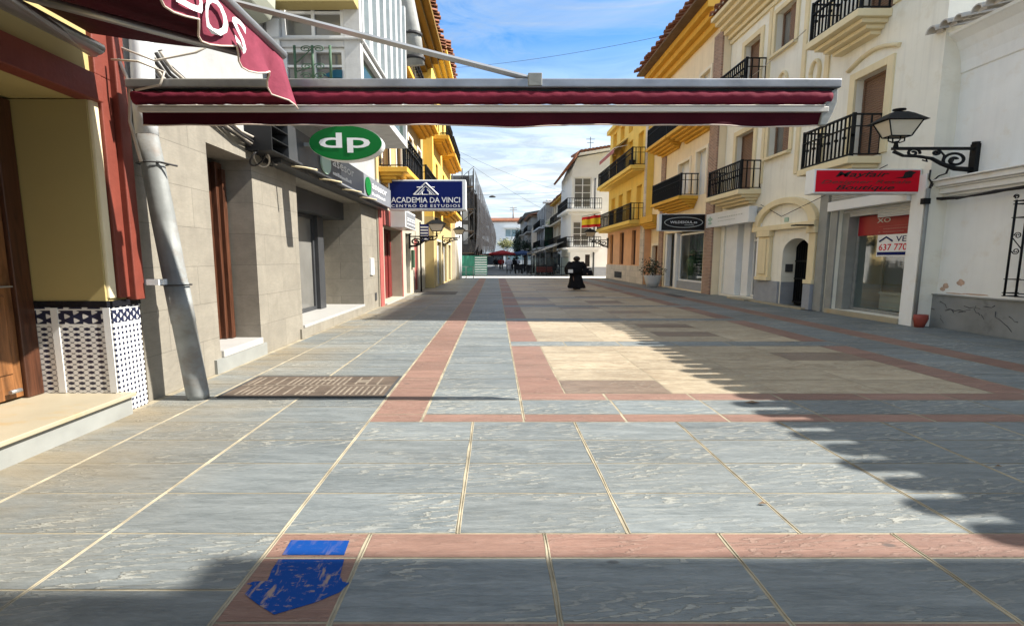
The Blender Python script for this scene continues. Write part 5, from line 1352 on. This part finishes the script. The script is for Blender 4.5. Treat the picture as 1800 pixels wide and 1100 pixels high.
t, fr, ff = far_house('ochre_eave_house', 7.7, 12, 49.5, 61, 8.4, 'peach', 'cream house with ochre eave behind the white sash windowed house', 3, .5, 'ochre')
for z in (3.2, 5.9): balcony(fr, t, 50, 60.5, z, .6, 'peach', .95, 0, .16, .4, knobs=False)
t, fr, ff = far_house('grey_terrace_house', 6.8, 12, 62, 75, 8.9, 'greyhouse', 'grey house with roof terrace and dark glazed bay', 3, 0)
b = MB(); b.box(6.6, 9.2, 61.2, 61.98, 2.9, 5.8); gb = b.build('glazed_bay', M['greenglass'], t)
b = MB()
for k in range(6): b.box(6.58 + .52 * k, 6.64 + .52 * k, 61.15, 61.199, 2.9, 5.8)
for z in (2.9, 3.9, 4.9, 5.75): b.box(6.58, 9.22, 61.1, 61.149, z, z + .06)
b.build('frame', M['iron'], gb)
b = MB(); b.box(6.3, 9.4, 61.0, 61.98, 5.81, 6.0); b.build('terrace_slab', M['plaster'], t)
b = MB(); b.box(6.4, 9.3, 61.2, 62.5, 8.95, 9.15); b.build('parapet', M['plaster'], t)
b = MB(); b.box(7.0, 8.6, 62.5, 66, 9.4, 9.55); b.box(7.1, 7.2, 62.6, 62.7, 8.9, 9.4); b.box(8.4, 8.5, 62.6, 62.7, 8.9, 9.4); b.build('pergola', M['white'], t)
far_house('warm_grey_house', 6.0, 11, 75.5, 86, 8.4, 'greyhouse2', 'warm grey house with shallow eave further down the right side', 3, .5)
t, fr, ff = far_house('dark_roof_house', 5.6, 11, 88, 102, 9.2, 'greyhouse', 'narrow grey house with dark sloping roof near the street end', 3, .6)
b = MB(); b.prism([(4.8, 8.9), (5.6, 10.2), (11, 11.2), (11, 9.25), (5.6, 9.25)], 'y', 87.4, 100); b.build('gable_roof', M['darkgrate'], t)
for z in (3.1, 6.2): balcony(fr, t, 88.2, 101, z, .8, 'greyhouse2', .95, 0, .2, .5, knobs=False)

for (x, y0, y1, z, m_) in ((6.0, 76, 80, 3.3, 'greyhouse2'), (6.0, 81, 85.5, 3.3, 'greyhouse2'), (6.0, 76, 85.5, 6.1, 'greyhouse2')): balcony(Fr('R', x), bpy.data.objects['warm_grey_house'], y0, y1, z, .8, m_, .95, 0, .2, .4, knobs=False, screen=[(y0 + .2, y1 - .2)])
for (x, y0, y1, z) in ((6.8, 64, 69, 3.2), (6.8, 69.5, 74.5, 3.2), (6.8, 64, 74.5, 6.0)): balcony(Fr('R', x), bpy.data.objects['grey_terrace_house'], y0, y1, z, .7, 'plaster', .95, 0, .2, .4, knobs=False, screen=[(y0 + .2, y1 - .2)])
# white apartment block closing the view
t = thing('apartment_block', (5, 122, 0), 'white apartment block with glazed balconies closing the street', 'building')
fe = Fr('F', 118); b = MB(); HE = [(2.6, 7.2, z, z + 2.0) for z in (1.2, 4.2, 7.2)]
fe.facade(b, -8, 18, 0, 11.0, HE, .6); shell(b, fe, -8, 18, 0, 11.0, 10); b.build('wall', M['plaster'], t)
for h in HE: window(fe, t, h[0] + .02, h[1] - .02, h[2] + .02, h[3] - .02, .3, 3, 1, 'white', 'blueglass', .12)
b = MB(); fe.box(b, -7.9, 2.2, .02, 2.9, -.06, -.002); fe.box(b, 7.6, 17.9, .02, 2.9, -.06, -.002); b.build('shop_front', M['glass'], t)
b = MB()
for z in (3.3, 6.3, 9.4): fe.box(b, 2.2, 7.6, z, z + .3, -.8, -.002)
b.build('balcony_slab', M['white'], t)
b = MB(); slope_tiles(b, (-8, 117.6, 11.05), (18, 117.6, 11.05), (18, 122, 12.2), (-8, 122, 12.2), 90, .16); b.build('roof', M['tile'], t)
b = MB(); b.tube([(4.8, 121, 11.4), (4.8, 121, 15.2)], [.16, .1], 6, 1.5)
for z in (14.2, 14.7): b.box(3.9, 5.7, 120.9, 121.1, z, z + .12)
b.build('mast', M['greyhouse'], t)

def tree(name, c, h, rad, label, lm, n=900, size=.16, trunk=.12):
    t = thing(name, (c[0], c[1], 0), label, 'tree')
    b = MB(); b.tube([(c[0], c[1], 0), (c[0] + .06, c[1], h * .3), (c[0], c[1], h * .7)], [trunk, trunk * .8, trunk * .4], 7, 1.4)
    for k in range(5): a = k * 1.3; b.tube([(c[0], c[1], h * .35), (c[0] + rad[0] * .5 * math.cos(a), c[1] + rad[1] * .5 * math.sin(a), h * .62)], [trunk * .5, trunk * .2], 5, 1.4)
    b.build('trunk', M['bark'], t)
    b = MB(); leaves(b, (c[0], c[1], h - rad[2]), rad, n, size, 12); b.build('crown', M[lm], t)
random.seed(21)
tree('cypress_tree', (4.4, 92), 6.9, (.7, .6, 2.9), 'dark narrow cypress standing at the far end of the street', 'leaf', 1500, .2)
tree('street_tree', (2.7, 104), 6.2, (1.9, 1.2, 1.2), 'yellowish tree in front of the white apartment block', 'leafyellow', 800, .22)
tree('leafy_tree', (5.0, 78), 4.9, (2.0, 1.4, 1.2), 'dark green bushy tree above the cafe awnings', 'leaf', 1100, .17)
for k, (x, y, z) in enumerate(((5.6, 76.5, 3.5), (5.2, 90, 6.6), (6.3, 66, 3.1))):
    b = MB(); leaves(b, (x, y, z), (.5, .9, .45), 160, .12, 5); props(b.build('balcony_plants', M['leafgreen']), ('small green plants low on the warm grey house', 'green plants high on the dark roofed house balcony', 'green plants beside the dark glazed bay')[k], 'plants')
b = MB(); leaves(b, (7.8, 61.6, 6.3), (1.1, .3, .5), 420, .1, 8); props(b.build('terrace_plants', M['leafgreen']), 'green plants trailing over the grey house terrace', 'plants')

# cafe terraces
def cafe_awning(pts, label, mat='awningcream'):
    t = thing('cafe_awning', pts[0], label, 'awning', None)
    (x0, z0), (x1, z1), y0, y1 = pts[1], pts[2], pts[3], pts[4]
    b = MB(); n = 8
    for k in range(n):
        q0, q1 = k / n, (k + 1) / n; f = lambda q: (x0 + (x1 - x0) * q, z0 + (z1 - z0) * q - .1 * math.sin(PI * q)); a_, c_ = f(q0), f(q1)
        b.poly([(a_[0], y0, a_[1]), (c_[0], y0, c_[1]), (c_[0], y1, c_[1]), (a_[0], y1, a_[1])])
    b.build('cloth', M[mat], t)
    b = MB(); b.tube([(x1, y0, z1), (x1, y1, z1)], .05, 6, 1.5); b.tube([(x0, y0, z0), (x1, y0, z1)], .05, 6, 1.2); b.tube([(x1 + .1, y0 + .2, 0), (x1 + .1, y0 + .2, z1)], .035, 6, 1.5); b.build('frame', M['alu'], t)
    b = MB(); b.poly([(x1, y0, z1), (x1, y1, z1), (x1 - .02, y1, z1 - .25), (x1 - .02, y0, z1 - .25)]); b.build('valance', M[mat], t)
cafe_awning(((6.9, 43, 0), (6.9, 3.35), (3.75, 2.18), 43.2, 46.5), 'sloping cream cafe awning on the white sash windowed house')
cafe_awning(((7.6, 50, 0), (7.65, 3.6), (4.0, 2.35), 50, 57), 'sloping cream cafe awning on the house with ochre eave')
def parasol(x, y, r, label, mat):
    t = thing('parasol', (x, y, 0), label, 'parasol', 'cafe parasols')
    b = MB(); b.loft([(x, y, 2.15, r, r * .6), (x, y, 2.35, r * .98, r * .59), (x, y, 2.6, r * .5, r * .3), (x, y, 2.8, .04, .04)], 8, smooth=False); b.build('canopy', M[mat], t)
    b = MB(); b.tube([(x, y, 0), (x, y, 2.6)], .04, 6); b.loft([(x, y, 0, .4, .25), (x, y, .08, .4, .25)], 10); b.build('pole', M['alu'], t)
parasol(-.3, 86, 2.0, 'dark grey parasol farthest down the street by the scaffolding', 'clothdark'); parasol(3.2, 92, 2.0, 'dark green parasol far behind the navy one', 'leaf'); parasol(1.0, 64, 1.9, 'red parasol left of the navy parasol', 'clothred'); parasol(4.0, 66, 1.9, 'dark navy parasol right of the red one', 'clothnavy')
t = thing('windbreak_screen', (4.8, 43.4, 0), 'dark glass windbreak panels in front of the cafe terrace', 'windbreak')
b = MB()
for k in range(6):
    x = 3.4 + .72 * k; b.box(x, x + .05, 43.25, 43.32, .03, 1.75)
for z in (.1, .85, 1.72): b.box(3.4, 7.05, 43.26, 43.31, z, z + .045)
b.build('frame', M['iron'], t); b = MB(); b.poly([(3.45, 43.285, .1), (7.0, 43.285, .1), (7.0, 43.285, 1.7), (3.45, 43.285, 1.7)]); b.build('pane', M['shopglass'], t)
random.seed(14)
def table_set():
    t = thing('cafe_table', (0, 0, 0), 'dark square cafe table under the awnings', 'table', 'cafe tables on the terrace')
    b = MB(); b.box(-.6, .6, -.35, .35, .71, .75); b.build('tabletop', M['clothdark'], t)
    b = MB(); b.tube([(0, 0, .02), (0, 0, .71)], .04, 6); b.box(-.4, .4, -.2, .2, 0, .03); b.build('leg', M['iron'], t)
    return t
def chair():
    t = thing('cafe_chair', (0, 0, 0), 'dark cafe chair at the terrace tables', 'chair', 'cafe chairs on the terrace')
    b = MB(); b.box(-.4, .4, -.22, .22, .43, .47); b.build('seat', M['clothdark'], t)
    b = MB(); b.box(-.4, .4, .18, .22, .5, .92); b.build('backrest', M['clothdark'], t)
    for sx_ in (-.36, .36):
        for sy in (-.18, .18): b = MB(); b.box(sx_ - .03, sx_ + .03, sy - .02, sy + .02, 0, .429); b.build('leg', M['iron'], t)
    return t
def copy_thing(o, loc, rz=0):
    c = o.copy(); COL.objects.link(c); c.location = loc; c.rotation_euler = (0, 0, rz)
    for ch in o.children: d = ch.copy(); COL.objects.link(d); d.parent = c
    return c
tb, ch = table_set(), chair(); first = True
for (x, y) in ((2.6, 50), (4.6, 47), (5.9, 49), (4.2, 53), (6.0, 55), (3.4, 58), (5.4, 61)):
    if first: tb.location = (x, y, 0)
    else: copy_thing(tb, (x, y, 0))
    for k, (dx, dy, rz) in enumerate(((0, .75, 0), (0, -.75, PI), (1.1, 0, -PI / 2), (-1.1, 0, PI / 2))):
        if first and k == 0: ch.location = (x + dx, y + dy, 0)
        else: copy_thing(ch, (x + dx, y + dy, 0), rz + random.uniform(-.2, .2))
    first = False
t = thing('red_bench', (4.4, 45.2, 0), 'long red upholstered bench behind the windbreak panels', 'bench')
b = MB(); b.box(4.1, 5.7, 45.0, 45.5, .3, .5); b.build('seat', M['darkred'], t); b = MB(); b.box(4.1, 5.7, 45.5, 45.65, .3, .85); b.build('backrest', M['darkred'], t)
b = MB()
for x in (4.2, 5.4): b.box(x, x + .12, 45.05, 45.5, 0, .299)
b.build('leg', M['iron'], t)

# ------------------------------------------------------------------ beyond the cross street, left: building under scaffolding
t = thing('scaffolded_building', (-5, 60, 0), 'grey building wrapped in scaffolding on the left', 'building'); M['darkgrey'] = plain('dark grey render', (.15, .145, .14), .9, .3, .8, .3, streak=.4)
fr = Fr('L', -2.5); ff = Fr('F', 43.6)
hf = [(-3.0, -2.6, .4 + 3 * k + .6, .4 + 3 * k + 2.4) for k in range(3)]; hs = [(46 + 4.5 * j, 47.4 + 4.5 * j, 3 * k + .9, 3 * k + 2.6) for j in range(9) for k in range(3)]
b = MB(); ff.facade(b, -9, -2.5, 0, 9.3, [], .2); fr.facade(b, 43.6, 90, 0, 9.3, hs, .25); b.poly([(-9, 43.6, 9.3), (-2.5, 43.6, 9.3), (-2.5, 90, 9.3), (-9, 90, 9.3)]); b.poly([(-9, 43.6, 0), (-9, 90, 0), (-9, 90, 9.3), (-9, 43.6, 9.3)]); b.poly([(-9, 90, 0), (-2.5, 90, 0), (-2.5, 90, 9.3), (-9, 90, 9.3)])
b.build('wall', M['darkgrey'], t)  # dark streaked grey, deeper than the other far houses
for h in hs: window(fr, t, h[0] + .01, h[1] - .01, h[2] + .01, h[3] - .01, .1, 1, 1, 'white', 'glass', .1)
b = MB()
for k in range(2): ff.box(b, -3.3, -2.55, 3.0 + 2.2 * k, 4.8 + 2.2 * k, -.04, -.002)
b.build('window_board', M['white'], t)
t = thing('scaffolding', (-2, 55, 0), 'dark netted scaffolding around the left building', 'scaffolding')
b = MB()
def sx_at(y): return -1.95 + 1.85 * (y - 43) / 45
for k in range(16):
    y = 43 + 3 * k
    for x in (sx_at(y) - .05, -2.4): b.tube([(x, y, 0 if k < 7 else 2.6), (x, y, 9.6 - .055 * (y - 43))], .035, 5, 1.4)
for z in (2.0, 4.0, 6.0, 8.0): b.tube([(sx_at(43), 43, z), (sx_at(88), 88, z * .85 + .3)], .03, 5, 1.3); b.tube([(-4, 42.9, z + .2), (-1.9, 42.9, z + .2)], .03, 5, 1.3); b.tube([(-4, 42.9, z + .2), (-1.9, 42.9, z + 2.0)], .025, 5, 1.3)
for x in (-3.9, -3.0, -1.95): b.tube([(x, 42.9, 1.9), (x, 42.9, 9.8)], .04, 5, 1.4)
b.build('pole', M['darkgrate'], t)
for z in (2.1, 4.1, 6.1, 8.1):
    b = MB()
    for k in range(15): y = 43 + 3 * k; b.box(-2.45, sx_at(y) + .02, y + .01, y + 2.98, z * .97, z * .97 + .05)
    b.box(-4, -1.95, 42.5, 42.98, z, z + .05)
    b.build('platform', M['soffit_brown'], t)
b = MB(); n = 30; zt2 = lambda y: 9.8 - .056 * (y - 43)
for k in range(n):
    y0, y1 = 43 + 45 * k / n, 43 + 45 * (k + 1) / n; lo = lambda y: 2.3 + .02 * (y - 43) + .25 * math.sin(y)
    w_ = lambda y: .12 * math.sin(y * 1.9)
    for m_ in range(5):
        f = lambda y, q: (sx_at(y) + .08 + w_(y) * math.sin(q * PI) + .25 * math.sin(q * PI), y, lo(y) + (zt2(y) - lo(y)) * q)
        b.poly([f(y0, m_ / 5), f(y1, m_ / 5), f(y1, (m_ + 1) / 5), f(y0, (m_ + 1) / 5)])
b.build('netting', M['net'], t)
b = MB(); b.poly([(-1.9, 42.6, 6.0), (-2.9, 42.6, 6.3), (-3.0, 42.6, 9.0), (-1.9, 42.6, 9.2)]); b.build('front_netting', M['net'], t); b = MB(); b.poly([(-3.3, 42.62, 2.0), (-1.8, 42.62, 2.2), (-1.9, 42.62, 3.4), (-3.3, 42.62, 3.2)]); b.build('front_netting', M['net'], t)
t = thing('hoarding', (-2.3, 42.4, 0), 'green corrugated hoarding with pale striped end panel below the scaffolding', 'hoarding')
b = MB(); b.box(-3.15, -1.9, 42.4, 42.46, .03, 1.9); b.box(-3.15, -3.09, 42.46, 44, .03, 1.9); b.build('panel', M['greenhoard'], t)
b = MB(); b.box(-1.89, -.72, 42.41, 42.46, .03, 1.88); sp2 = b.build('end_panel', M['greenhoard'], t)
b = MB()
for k in range(8): b.box(-1.86, -.76, 42.38, 42.409, .14 + .22 * k, .23 + .22 * k)
b.build('stripe', M['white'], sp2)
t = thing('street_railing', (-2.7, 38.0, 0), 'thin metal street railing in front of the green hoarding', 'railing')
b = MB()
for x in (-3.0, -2.4, -1.8): b.tube([(x, 38.0, .006), (x, 38.0, .95)], .025, 6, 1.4)
b.build('post', M['zinc'], t)
b = MB(); b.tube([(-3.05, 38.0, .95), (-1.75, 38.0, .95)], .025, 6); b.tube([(-3.05, 38.0, .5), (-1.75, 38.0, .5)], .02, 6); b.build('rail', M['zinc'], t)

# ------------------------------------------------------------------ people
def skinned(name, joints, edges, mat, parent, root=0, sub=1):
    me = bpy.data.meshes.new(name); o0 = ORG[parent.name]
    keys = list(joints); ix = {k: i for i, k in enumerate(keys)}
    me.from_pydata([tuple(Vector(joints[k][0]) - o0) for k in keys], [(ix[a], ix[c]) for a, c in edges], [])
    ob = bpy.data.objects.new(name, me); COL.objects.link(ob); ob.parent = parent; ORG[ob.name] = o0.copy()
    sk = ob.modifiers.new('skin', 'SKIN'); sk.use_smooth_shade = True
    if not me.skin_vertices: return ob
    for i, k in enumerate(keys):
        v = me.skin_vertices[0].data[i]; v.radius = joints[k][1] if isinstance(joints[k][1], tuple) else (joints[k][1],) * 2; v.use_root = (i == root)
    sb = ob.modifiers.new('smooth', 'SUBSURF'); sb.levels = sub; sb.render_levels = sub
    me.materials.append(M[mat]); return ob
def figure(x, y, label, kx, top, bottom, hairm='hair', facing=PI, stride=.12, main=False):
    """standing figure; kx widens it sideways like everything else in this wide street"""
    t = thing('person', (x, y, .006), label, 'person')
    cs, sn = math.cos(facing), math.sin(facing)
    def P(a, f, z): return (x + (a * cs - f * sn) * kx, y + (a * sn + f * cs), z + .006)
    j = {'pelvis': (P(0, 0, .92), .13), 'waist': (P(0, 0, 1.08), .115), 'chest': (P(0, 0, 1.28), .135), 'neckb': (P(0, .01, 1.43), .07), 'neck': (P(0, .03, 1.49), .05), 'head': (P(0, .06, 1.58), .085), 'crown': (P(0, .06, 1.66), .075)}
    e = [('pelvis', 'waist'), ('waist', 'chest'), ('chest', 'neckb'), ('neckb', 'neck'), ('neck', 'head'), ('head', 'crown')]
    for s_, nm in ((-1, 'l'), (1, 'r')):
        f = stride * s_
        j['hip' + nm] = (P(.09 * s_, 0, .88), .095); j['knee' + nm] = (P(.10 * s_, f * .6 + .03, .48), .06); j['ankle' + nm] = (P(.10 * s_, f, .09), .04); j['toe' + nm] = (P(.12 * s_, f + .16, .035), .032)
        j['sh' + nm] = (P(.17 * s_, 0, 1.40), .065)
        if main and s_ == 1: el, wr = P(.30, .06, 1.15), P(.30, .28, 1.02)
        elif main: el, wr = P(-.29, -.02, 1.14), P(-.27, .16, .93)
        else: el, wr = P(.24 * s_, -.02, 1.13), P(.25 * s_, .1, .9)
        j['el' + nm] = (el, .048); j['wr' + nm] = (wr, .032)
        d = (Vector(wr) - Vector(el)).normalized(); pm = Vector(wr) + d * .07; j['palm' + nm] = (tuple(pm), (.036, .02))
        e += [('pelvis', 'hip' + nm), ('hip' + nm, 'knee' + nm), ('knee' + nm, 'ankle' + nm), ('ankle' + nm, 'toe' + nm), ('chest', 'sh' + nm), ('sh' + nm, 'el' + nm), ('el' + nm, 'wr' + nm), ('wr' + nm, 'palm' + nm)]
        if main:
            for k in range(5):
                o_ = Vector((cs, sn, 0)) * ((k - 2) * .019 * (1 if k < 4 else -1.8)); ln = (.07, .082, .088, .08, .05)[k]
                p1 = pm + o_ + d * ln * .55; p2 = pm + o_ + d * ln + Vector((0, 0, -.02))
                j['f%d%s' % (k, nm)] = (tuple(p1), .009); j['g%d%s' % (k, nm)] = (tuple(p2), .008); e += [('palm' + nm, 'f%d%s' % (k, nm)), ('f%d%s' % (k, nm), 'g%d%s' % (k, nm))]
    body = skinned('body', j, e, 'skin', t)
    b = MB(); c = P(0, .045, 1.63)
    b.ball((c[0], c[1] - .005 if main else c[1] + .02, c[2] - (.03 if main else -.015)), (.105 if main else .098) * kx, .128 if main else .105, .135 if main else .112, 14); b.build('hair', M[hairm], t)
    f0 = P(0, .14, 1.58); b = MB(); b.tube([P(0, .125, 1.60), P(0, .165, 1.565), P(0, .13, 1.555)], .014, 6, kx); b.build('nose', M['skin'], t)
    b = MB(); b.box(*sorted((P(-.05, .13, 0)[0], P(-.02, .13, 0)[0])), *sorted((P(0, .135, 0)[1], P(0, .15, 0)[1])), 1.595, 1.61); b.box(*sorted((P(.02, .13, 0)[0], P(.05, .13, 0)[0])), *sorted((P(0, .135, 0)[1], P(0, .15, 0)[1])), 1.595, 1.61); b.box(*sorted((P(-.03, .13, 0)[0], P(.03, .13, 0)[0])), *sorted((P(0, .125, 0)[1], P(0, .147, 0)[1])), 1.525, 1.537); b.build('eyes_and_mouth', M['hair'], t)
    # top: torso and sleeves
    q = lambda a, f, z, rx, ry: (P(a, f, z)[0], P(a, f, z)[1], z, rx * kx, ry)
    b = MB(); b.loft([q(.08, 0, .80, .24, .2), q(.10, .02, .95, .27, .21), q(.10, .02, 1.12, .27, .21), q(.06, .01, 1.28, .255, .19), q(.02, 0, 1.39, .215, .15), q(0, .01, 1.46, .12, .10), q(0, .02, 1.49, .075, .075)] if main else [q(0, 0, .82, .23, .18), q(0, 0, .95, .215, .165), q(0, 0, 1.1, .195, .15), q(0, 0, 1.28, .215, .16), q(0, 0, 1.38, .20, .14), q(0, .01, 1.45, .11, .10), q(0, .02, 1.475, .075, .075)], 22, .045 if main else .02, 5)
    for nm in 'lr':
        b.tube([j['sh' + nm][0], tuple((Vector(j['sh' + nm][0]) + Vector(j['el' + nm][0])) / 2 + Vector((0, 0, .01))), j['el' + nm][0], j['wr' + nm][0]], [.10, .10, .092, .06] if main else [.088, .08, .07, .05], 10, kx * .9)
    b.build('coat' if main else 'shirt', M[top], t)
    b = MB()
    if main: b.loft([q(.02, 0, .97, .19, .165), q(.0, .0, .7, .175, .18), q(-.01, .02, .4, .205, .2), q(-.02, .03, .16, .26, .25), q(-.03, .04, .08, .25, .24)], 44, .07, 7); b.build('skirt', M[bottom], t)
    else:
        for nm in 'lr': b.tube([j['hip' + nm][0], j['knee' + nm][0], tuple(Vector(j['ankle' + nm][0]) + Vector((0, 0, .02)))], [.125, .09, .075], 10, kx * .8)
        b.build('trousers', M[bottom], t)
    b = MB()
    for nm in 'lr':
        a_, c_ = Vector(j['ankle' + nm][0]), Vector(j['toe' + nm][0]); b.tube([tuple(a_ - (c_ - a_) * .3 + Vector((0, 0, -.035))), tuple(a_ + Vector((0, 0, -.03))), tuple(c_ + Vector((0, 0, .005))), tuple(c_ + (c_ - a_) * .2)], [.04, .05, .04, .02], 8, kx * .7)
    b.build('shoe', M['hair'], t)
    return t, P, j
t, P, j = figure(4.22, 23.85, 'person in loose black coat and long flared skirt holding a white paper', 1.75, 'clothblack', 'clothblack', facing=PI + .35, main=True)
w1 = Vector(j['palmr'][0])
b = MB(); b.box(w1.x - .19, w1.x + .05, w1.y - .12, w1.y - .10, w1.z - .10, w1.z + .07); props(b.build('paper', M['white']), 'folded white paper held in the black-clad person hand', 'paper')
bp = Vector(j['elr'][0]); bl = Vector(j['ell'][0])
cxb = max(bp.x, bl.x) + .12
t = thing('shoulder_bag', (cxb, 23.8, .75), 'large black shoulder bag hanging at the hip of the black-clad person', 'bag')
b = MB(); b.prism([(cxb - .3, .72), (cxb + .32, .74), (cxb + .2, 1.12), (cxb - .2, 1.14)], 'y', 23.72, 23.92); b.build('body', M['clothblack'], t, bevel=.03)
b = MB(); b.tube([(cxb - .12, 23.8, 1.12), (cxb - .22, 23.83, 1.35), (cxb - .30, 23.86, 1.46), (cxb - .26, 23.9, 1.3), (cxb + .0, 23.88, 1.12)], .02, 6, 1.3); b.build('strap', M['clothdark'], t)
b = MB(); b.box(cxb + .08, cxb + .2, 23.70, 23.719, 1.02, 1.06); b.build('clasp', M['whitebar'], t)
figure(.95, 70, 'distant person in red top walking away beyond the hoarding', 1.7, 'clothred', 'clothdark', facing=0)
figure(1.85, 61, 'distant person in pale top and trousers in the middle of the street', 1.7, 'clothwhite', 'clothwhite', facing=0)
figure(.2, 82, 'distant person in dark clothes farthest down the street', 1.7, 'clothdark', 'clothdark', facing=0)
figure(3.6, 74, 'distant person in pale top beside the dark terrace', 1.7, 'clothwhite', 'clothdark', facing=PI)
figure(2.7, 66, 'distant person in dark clothes under the navy parasol', 1.7, 'clothdark', 'clothdark', facing=PI)

# ------------------------------------------------------------------ overhead wires
cable('overhead_wire', [(-2.9, 30, 13.4), (9.4, 23, 12.4)], .008, 'cable', 'thin black wire crossing high over the street from roof to roof', None, .25)
cable('overhead_wire', [(-2.8, 33, 9.2), (6.6, 44, 7.9)], .008, 'cable', 'thin wire slanting from left balconies to the white house eave', None, .3)
cable('overhead_wire', [(-2.8, 33, 8.9), (7.4, 52, 6.2)], .008, 'cable', 'lower thin wire slanting down to the ochre eave', None, .3)
cable('overhead_wire', [(-1.6, 46, 7.9), (6.7, 46, 8.2)], .012, 'cable', 'level wire carrying the small hanging lamp over the far street', None, .1)
b = MB(); b.loft([(-.25, 46, 7.62, .3, .16), (-.25, 46, 7.7, .34, .18), (-.25, 46, 7.82, .1, .08)], 12); props(b.build('hanging_lamp', M['darkgrate']), 'small dark lamp hanging on a wire over the far street', 'street lamp')
cable('facade_wire', [(9.9, 19.9, 8.6), (9.1, 14.2, 8.25)], .012, 'palecable', 'pale wire between brick pier and cream balcony', None, .1)
cable('facade_wire', [(9.9, 17.3, 3.6), (9.9, 16.0, 3.05), (9.7, 11.6, 3.9)], .010, 'cable', 'slack black wire dipping across the arch pediment', None, 0)
# dry leaves on the paving
for (u, v, s_, lb) in ((1322, 709, .09, 'dry brown leaf lying at the edge of the toothed roof shadow'), (1340, 888, .03, 'small dark speck of litter on the pale slab'), (1755, 822, .03, 'scrap of leaf lying in the shaded slabs at right')):
    p = pZ(u, v); b = MB(); b.poly([(p[0] - s_, p[1], .014), (p[0], p[1] - s_ * .35, .02), (p[0] + s_, p[1], .013), (p[0] + s_ * .2, p[1] + s_ * .4, .024)]); props(b.build('fallen_leaf', M['soffit_brown']), lb, 'leaf')

# ------------------------------------------------------------------ light, sky, camera
AZ, EL = R(95.2), math.atan(.947)
w = bpy.data.worlds.new('World'); S.world = w; w.use_nodes = True
nt = w.node_tree; nt.nodes.clear()
out = nt.nodes.new('ShaderNodeOutputWorld'); bg = nt.nodes.new('ShaderNodeBackground')
sky = N(nt, 'TexSky'); sky.sky_type = 'NISHITA'; sky.sun_disc = False; sky.sun_elevation = EL; sky.sun_rotation = AZ; sky.air_density = 1.0; sky.dust_density = .4; sky.ozone_density = 2.5
SKY = .12; bg.inputs[1].default_value = SKY
tc = N(nt, 'TexCoord').outputs['Generated']; sp = N(nt, 'SeparateXYZ'); L(nt, tc, sp.inputs[0])
zz = math_(nt, 'ADD', math_(nt, 'MAXIMUM', sp.outputs[2], 0.0), .10)
cb = N(nt, 'CombineXYZ'); L(nt, math_(nt, 'DIVIDE', sp.outputs[0], zz), cb.inputs[0]); L(nt, math_(nt, 'DIVIDE', sp.outputs[1], zz), cb.inputs[1])
mp = N(nt, 'Mapping'); mp.inputs['Scale'].default_value = (.5, .9, 1); mp.inputs['Rotation'].default_value = (0, 0, .35); mp.inputs['Location'].default_value = (3.1, .6, 0); L(nt, cb.outputs[0], mp.inputs[0])
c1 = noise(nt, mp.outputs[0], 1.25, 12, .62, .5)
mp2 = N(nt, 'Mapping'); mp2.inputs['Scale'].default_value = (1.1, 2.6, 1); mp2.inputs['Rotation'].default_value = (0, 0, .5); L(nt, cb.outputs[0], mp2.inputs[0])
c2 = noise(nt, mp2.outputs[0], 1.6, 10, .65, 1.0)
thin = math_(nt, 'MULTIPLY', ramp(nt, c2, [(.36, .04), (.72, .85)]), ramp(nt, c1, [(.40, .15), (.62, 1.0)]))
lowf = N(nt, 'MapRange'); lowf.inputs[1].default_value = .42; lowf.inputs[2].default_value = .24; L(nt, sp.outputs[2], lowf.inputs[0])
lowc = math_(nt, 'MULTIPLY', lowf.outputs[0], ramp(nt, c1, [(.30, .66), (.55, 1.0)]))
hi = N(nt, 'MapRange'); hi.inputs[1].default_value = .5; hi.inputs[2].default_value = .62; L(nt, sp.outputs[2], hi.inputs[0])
overhead = math_(nt, 'MULTIPLY', hi.outputs[0], ramp(nt, c1, [(.38, .25), (.56, .95)]))   # broken cloud added above the view to whiten the ambient light
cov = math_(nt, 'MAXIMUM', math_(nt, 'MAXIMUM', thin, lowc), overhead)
shade = ramp(nt, c2, [(.40, 1.0), (.60, .68)])
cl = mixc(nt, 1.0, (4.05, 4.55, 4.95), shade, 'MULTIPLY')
hsv = N(nt, 'HueSaturation'); hsv.inputs['Saturation'].default_value = 1.36; hsv.inputs['Value'].default_value = 1.0
L(nt, sky.outputs[0], hsv.inputs['Color'])
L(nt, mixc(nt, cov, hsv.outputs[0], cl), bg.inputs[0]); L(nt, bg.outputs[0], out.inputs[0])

sd = bpy.data.lights.new('sun', 'SUN'); sd.energy = 5.0; sd.angle = R(.42); sd.color = (1, .955, .88)
so = bpy.data.objects.new('sun', sd); COL.objects.link(so)
dirv = Vector((math.sin(AZ) * math.cos(EL), math.cos(AZ) * math.cos(EL), math.sin(EL)))
so.rotation_euler = dirv.to_track_quat('Z', 'Y').to_euler(); so.location = (30, -3, 30)
S.view_settings.view_transform = 'Standard'; S.view_settings.look = 'None'; S.view_settings.gamma = 1; S.view_settings.exposure = 1.18
cd = bpy.data.cameras.new('camera'); cd.sensor_width = 36; cd.lens = 16; cd.shift_x = 30 / 1800; cd.clip_end = 2000; cd.clip_start = .05
co = bpy.data.objects.new('camera', cd); COL.objects.link(co); co.location = (0, 0, EYE); co.rotation_euler = (PI / 2 - TH, 0, 0); S.camera = co
S.cycles.max_bounces = 8; S.cycles.transparent_max_bounces = 12
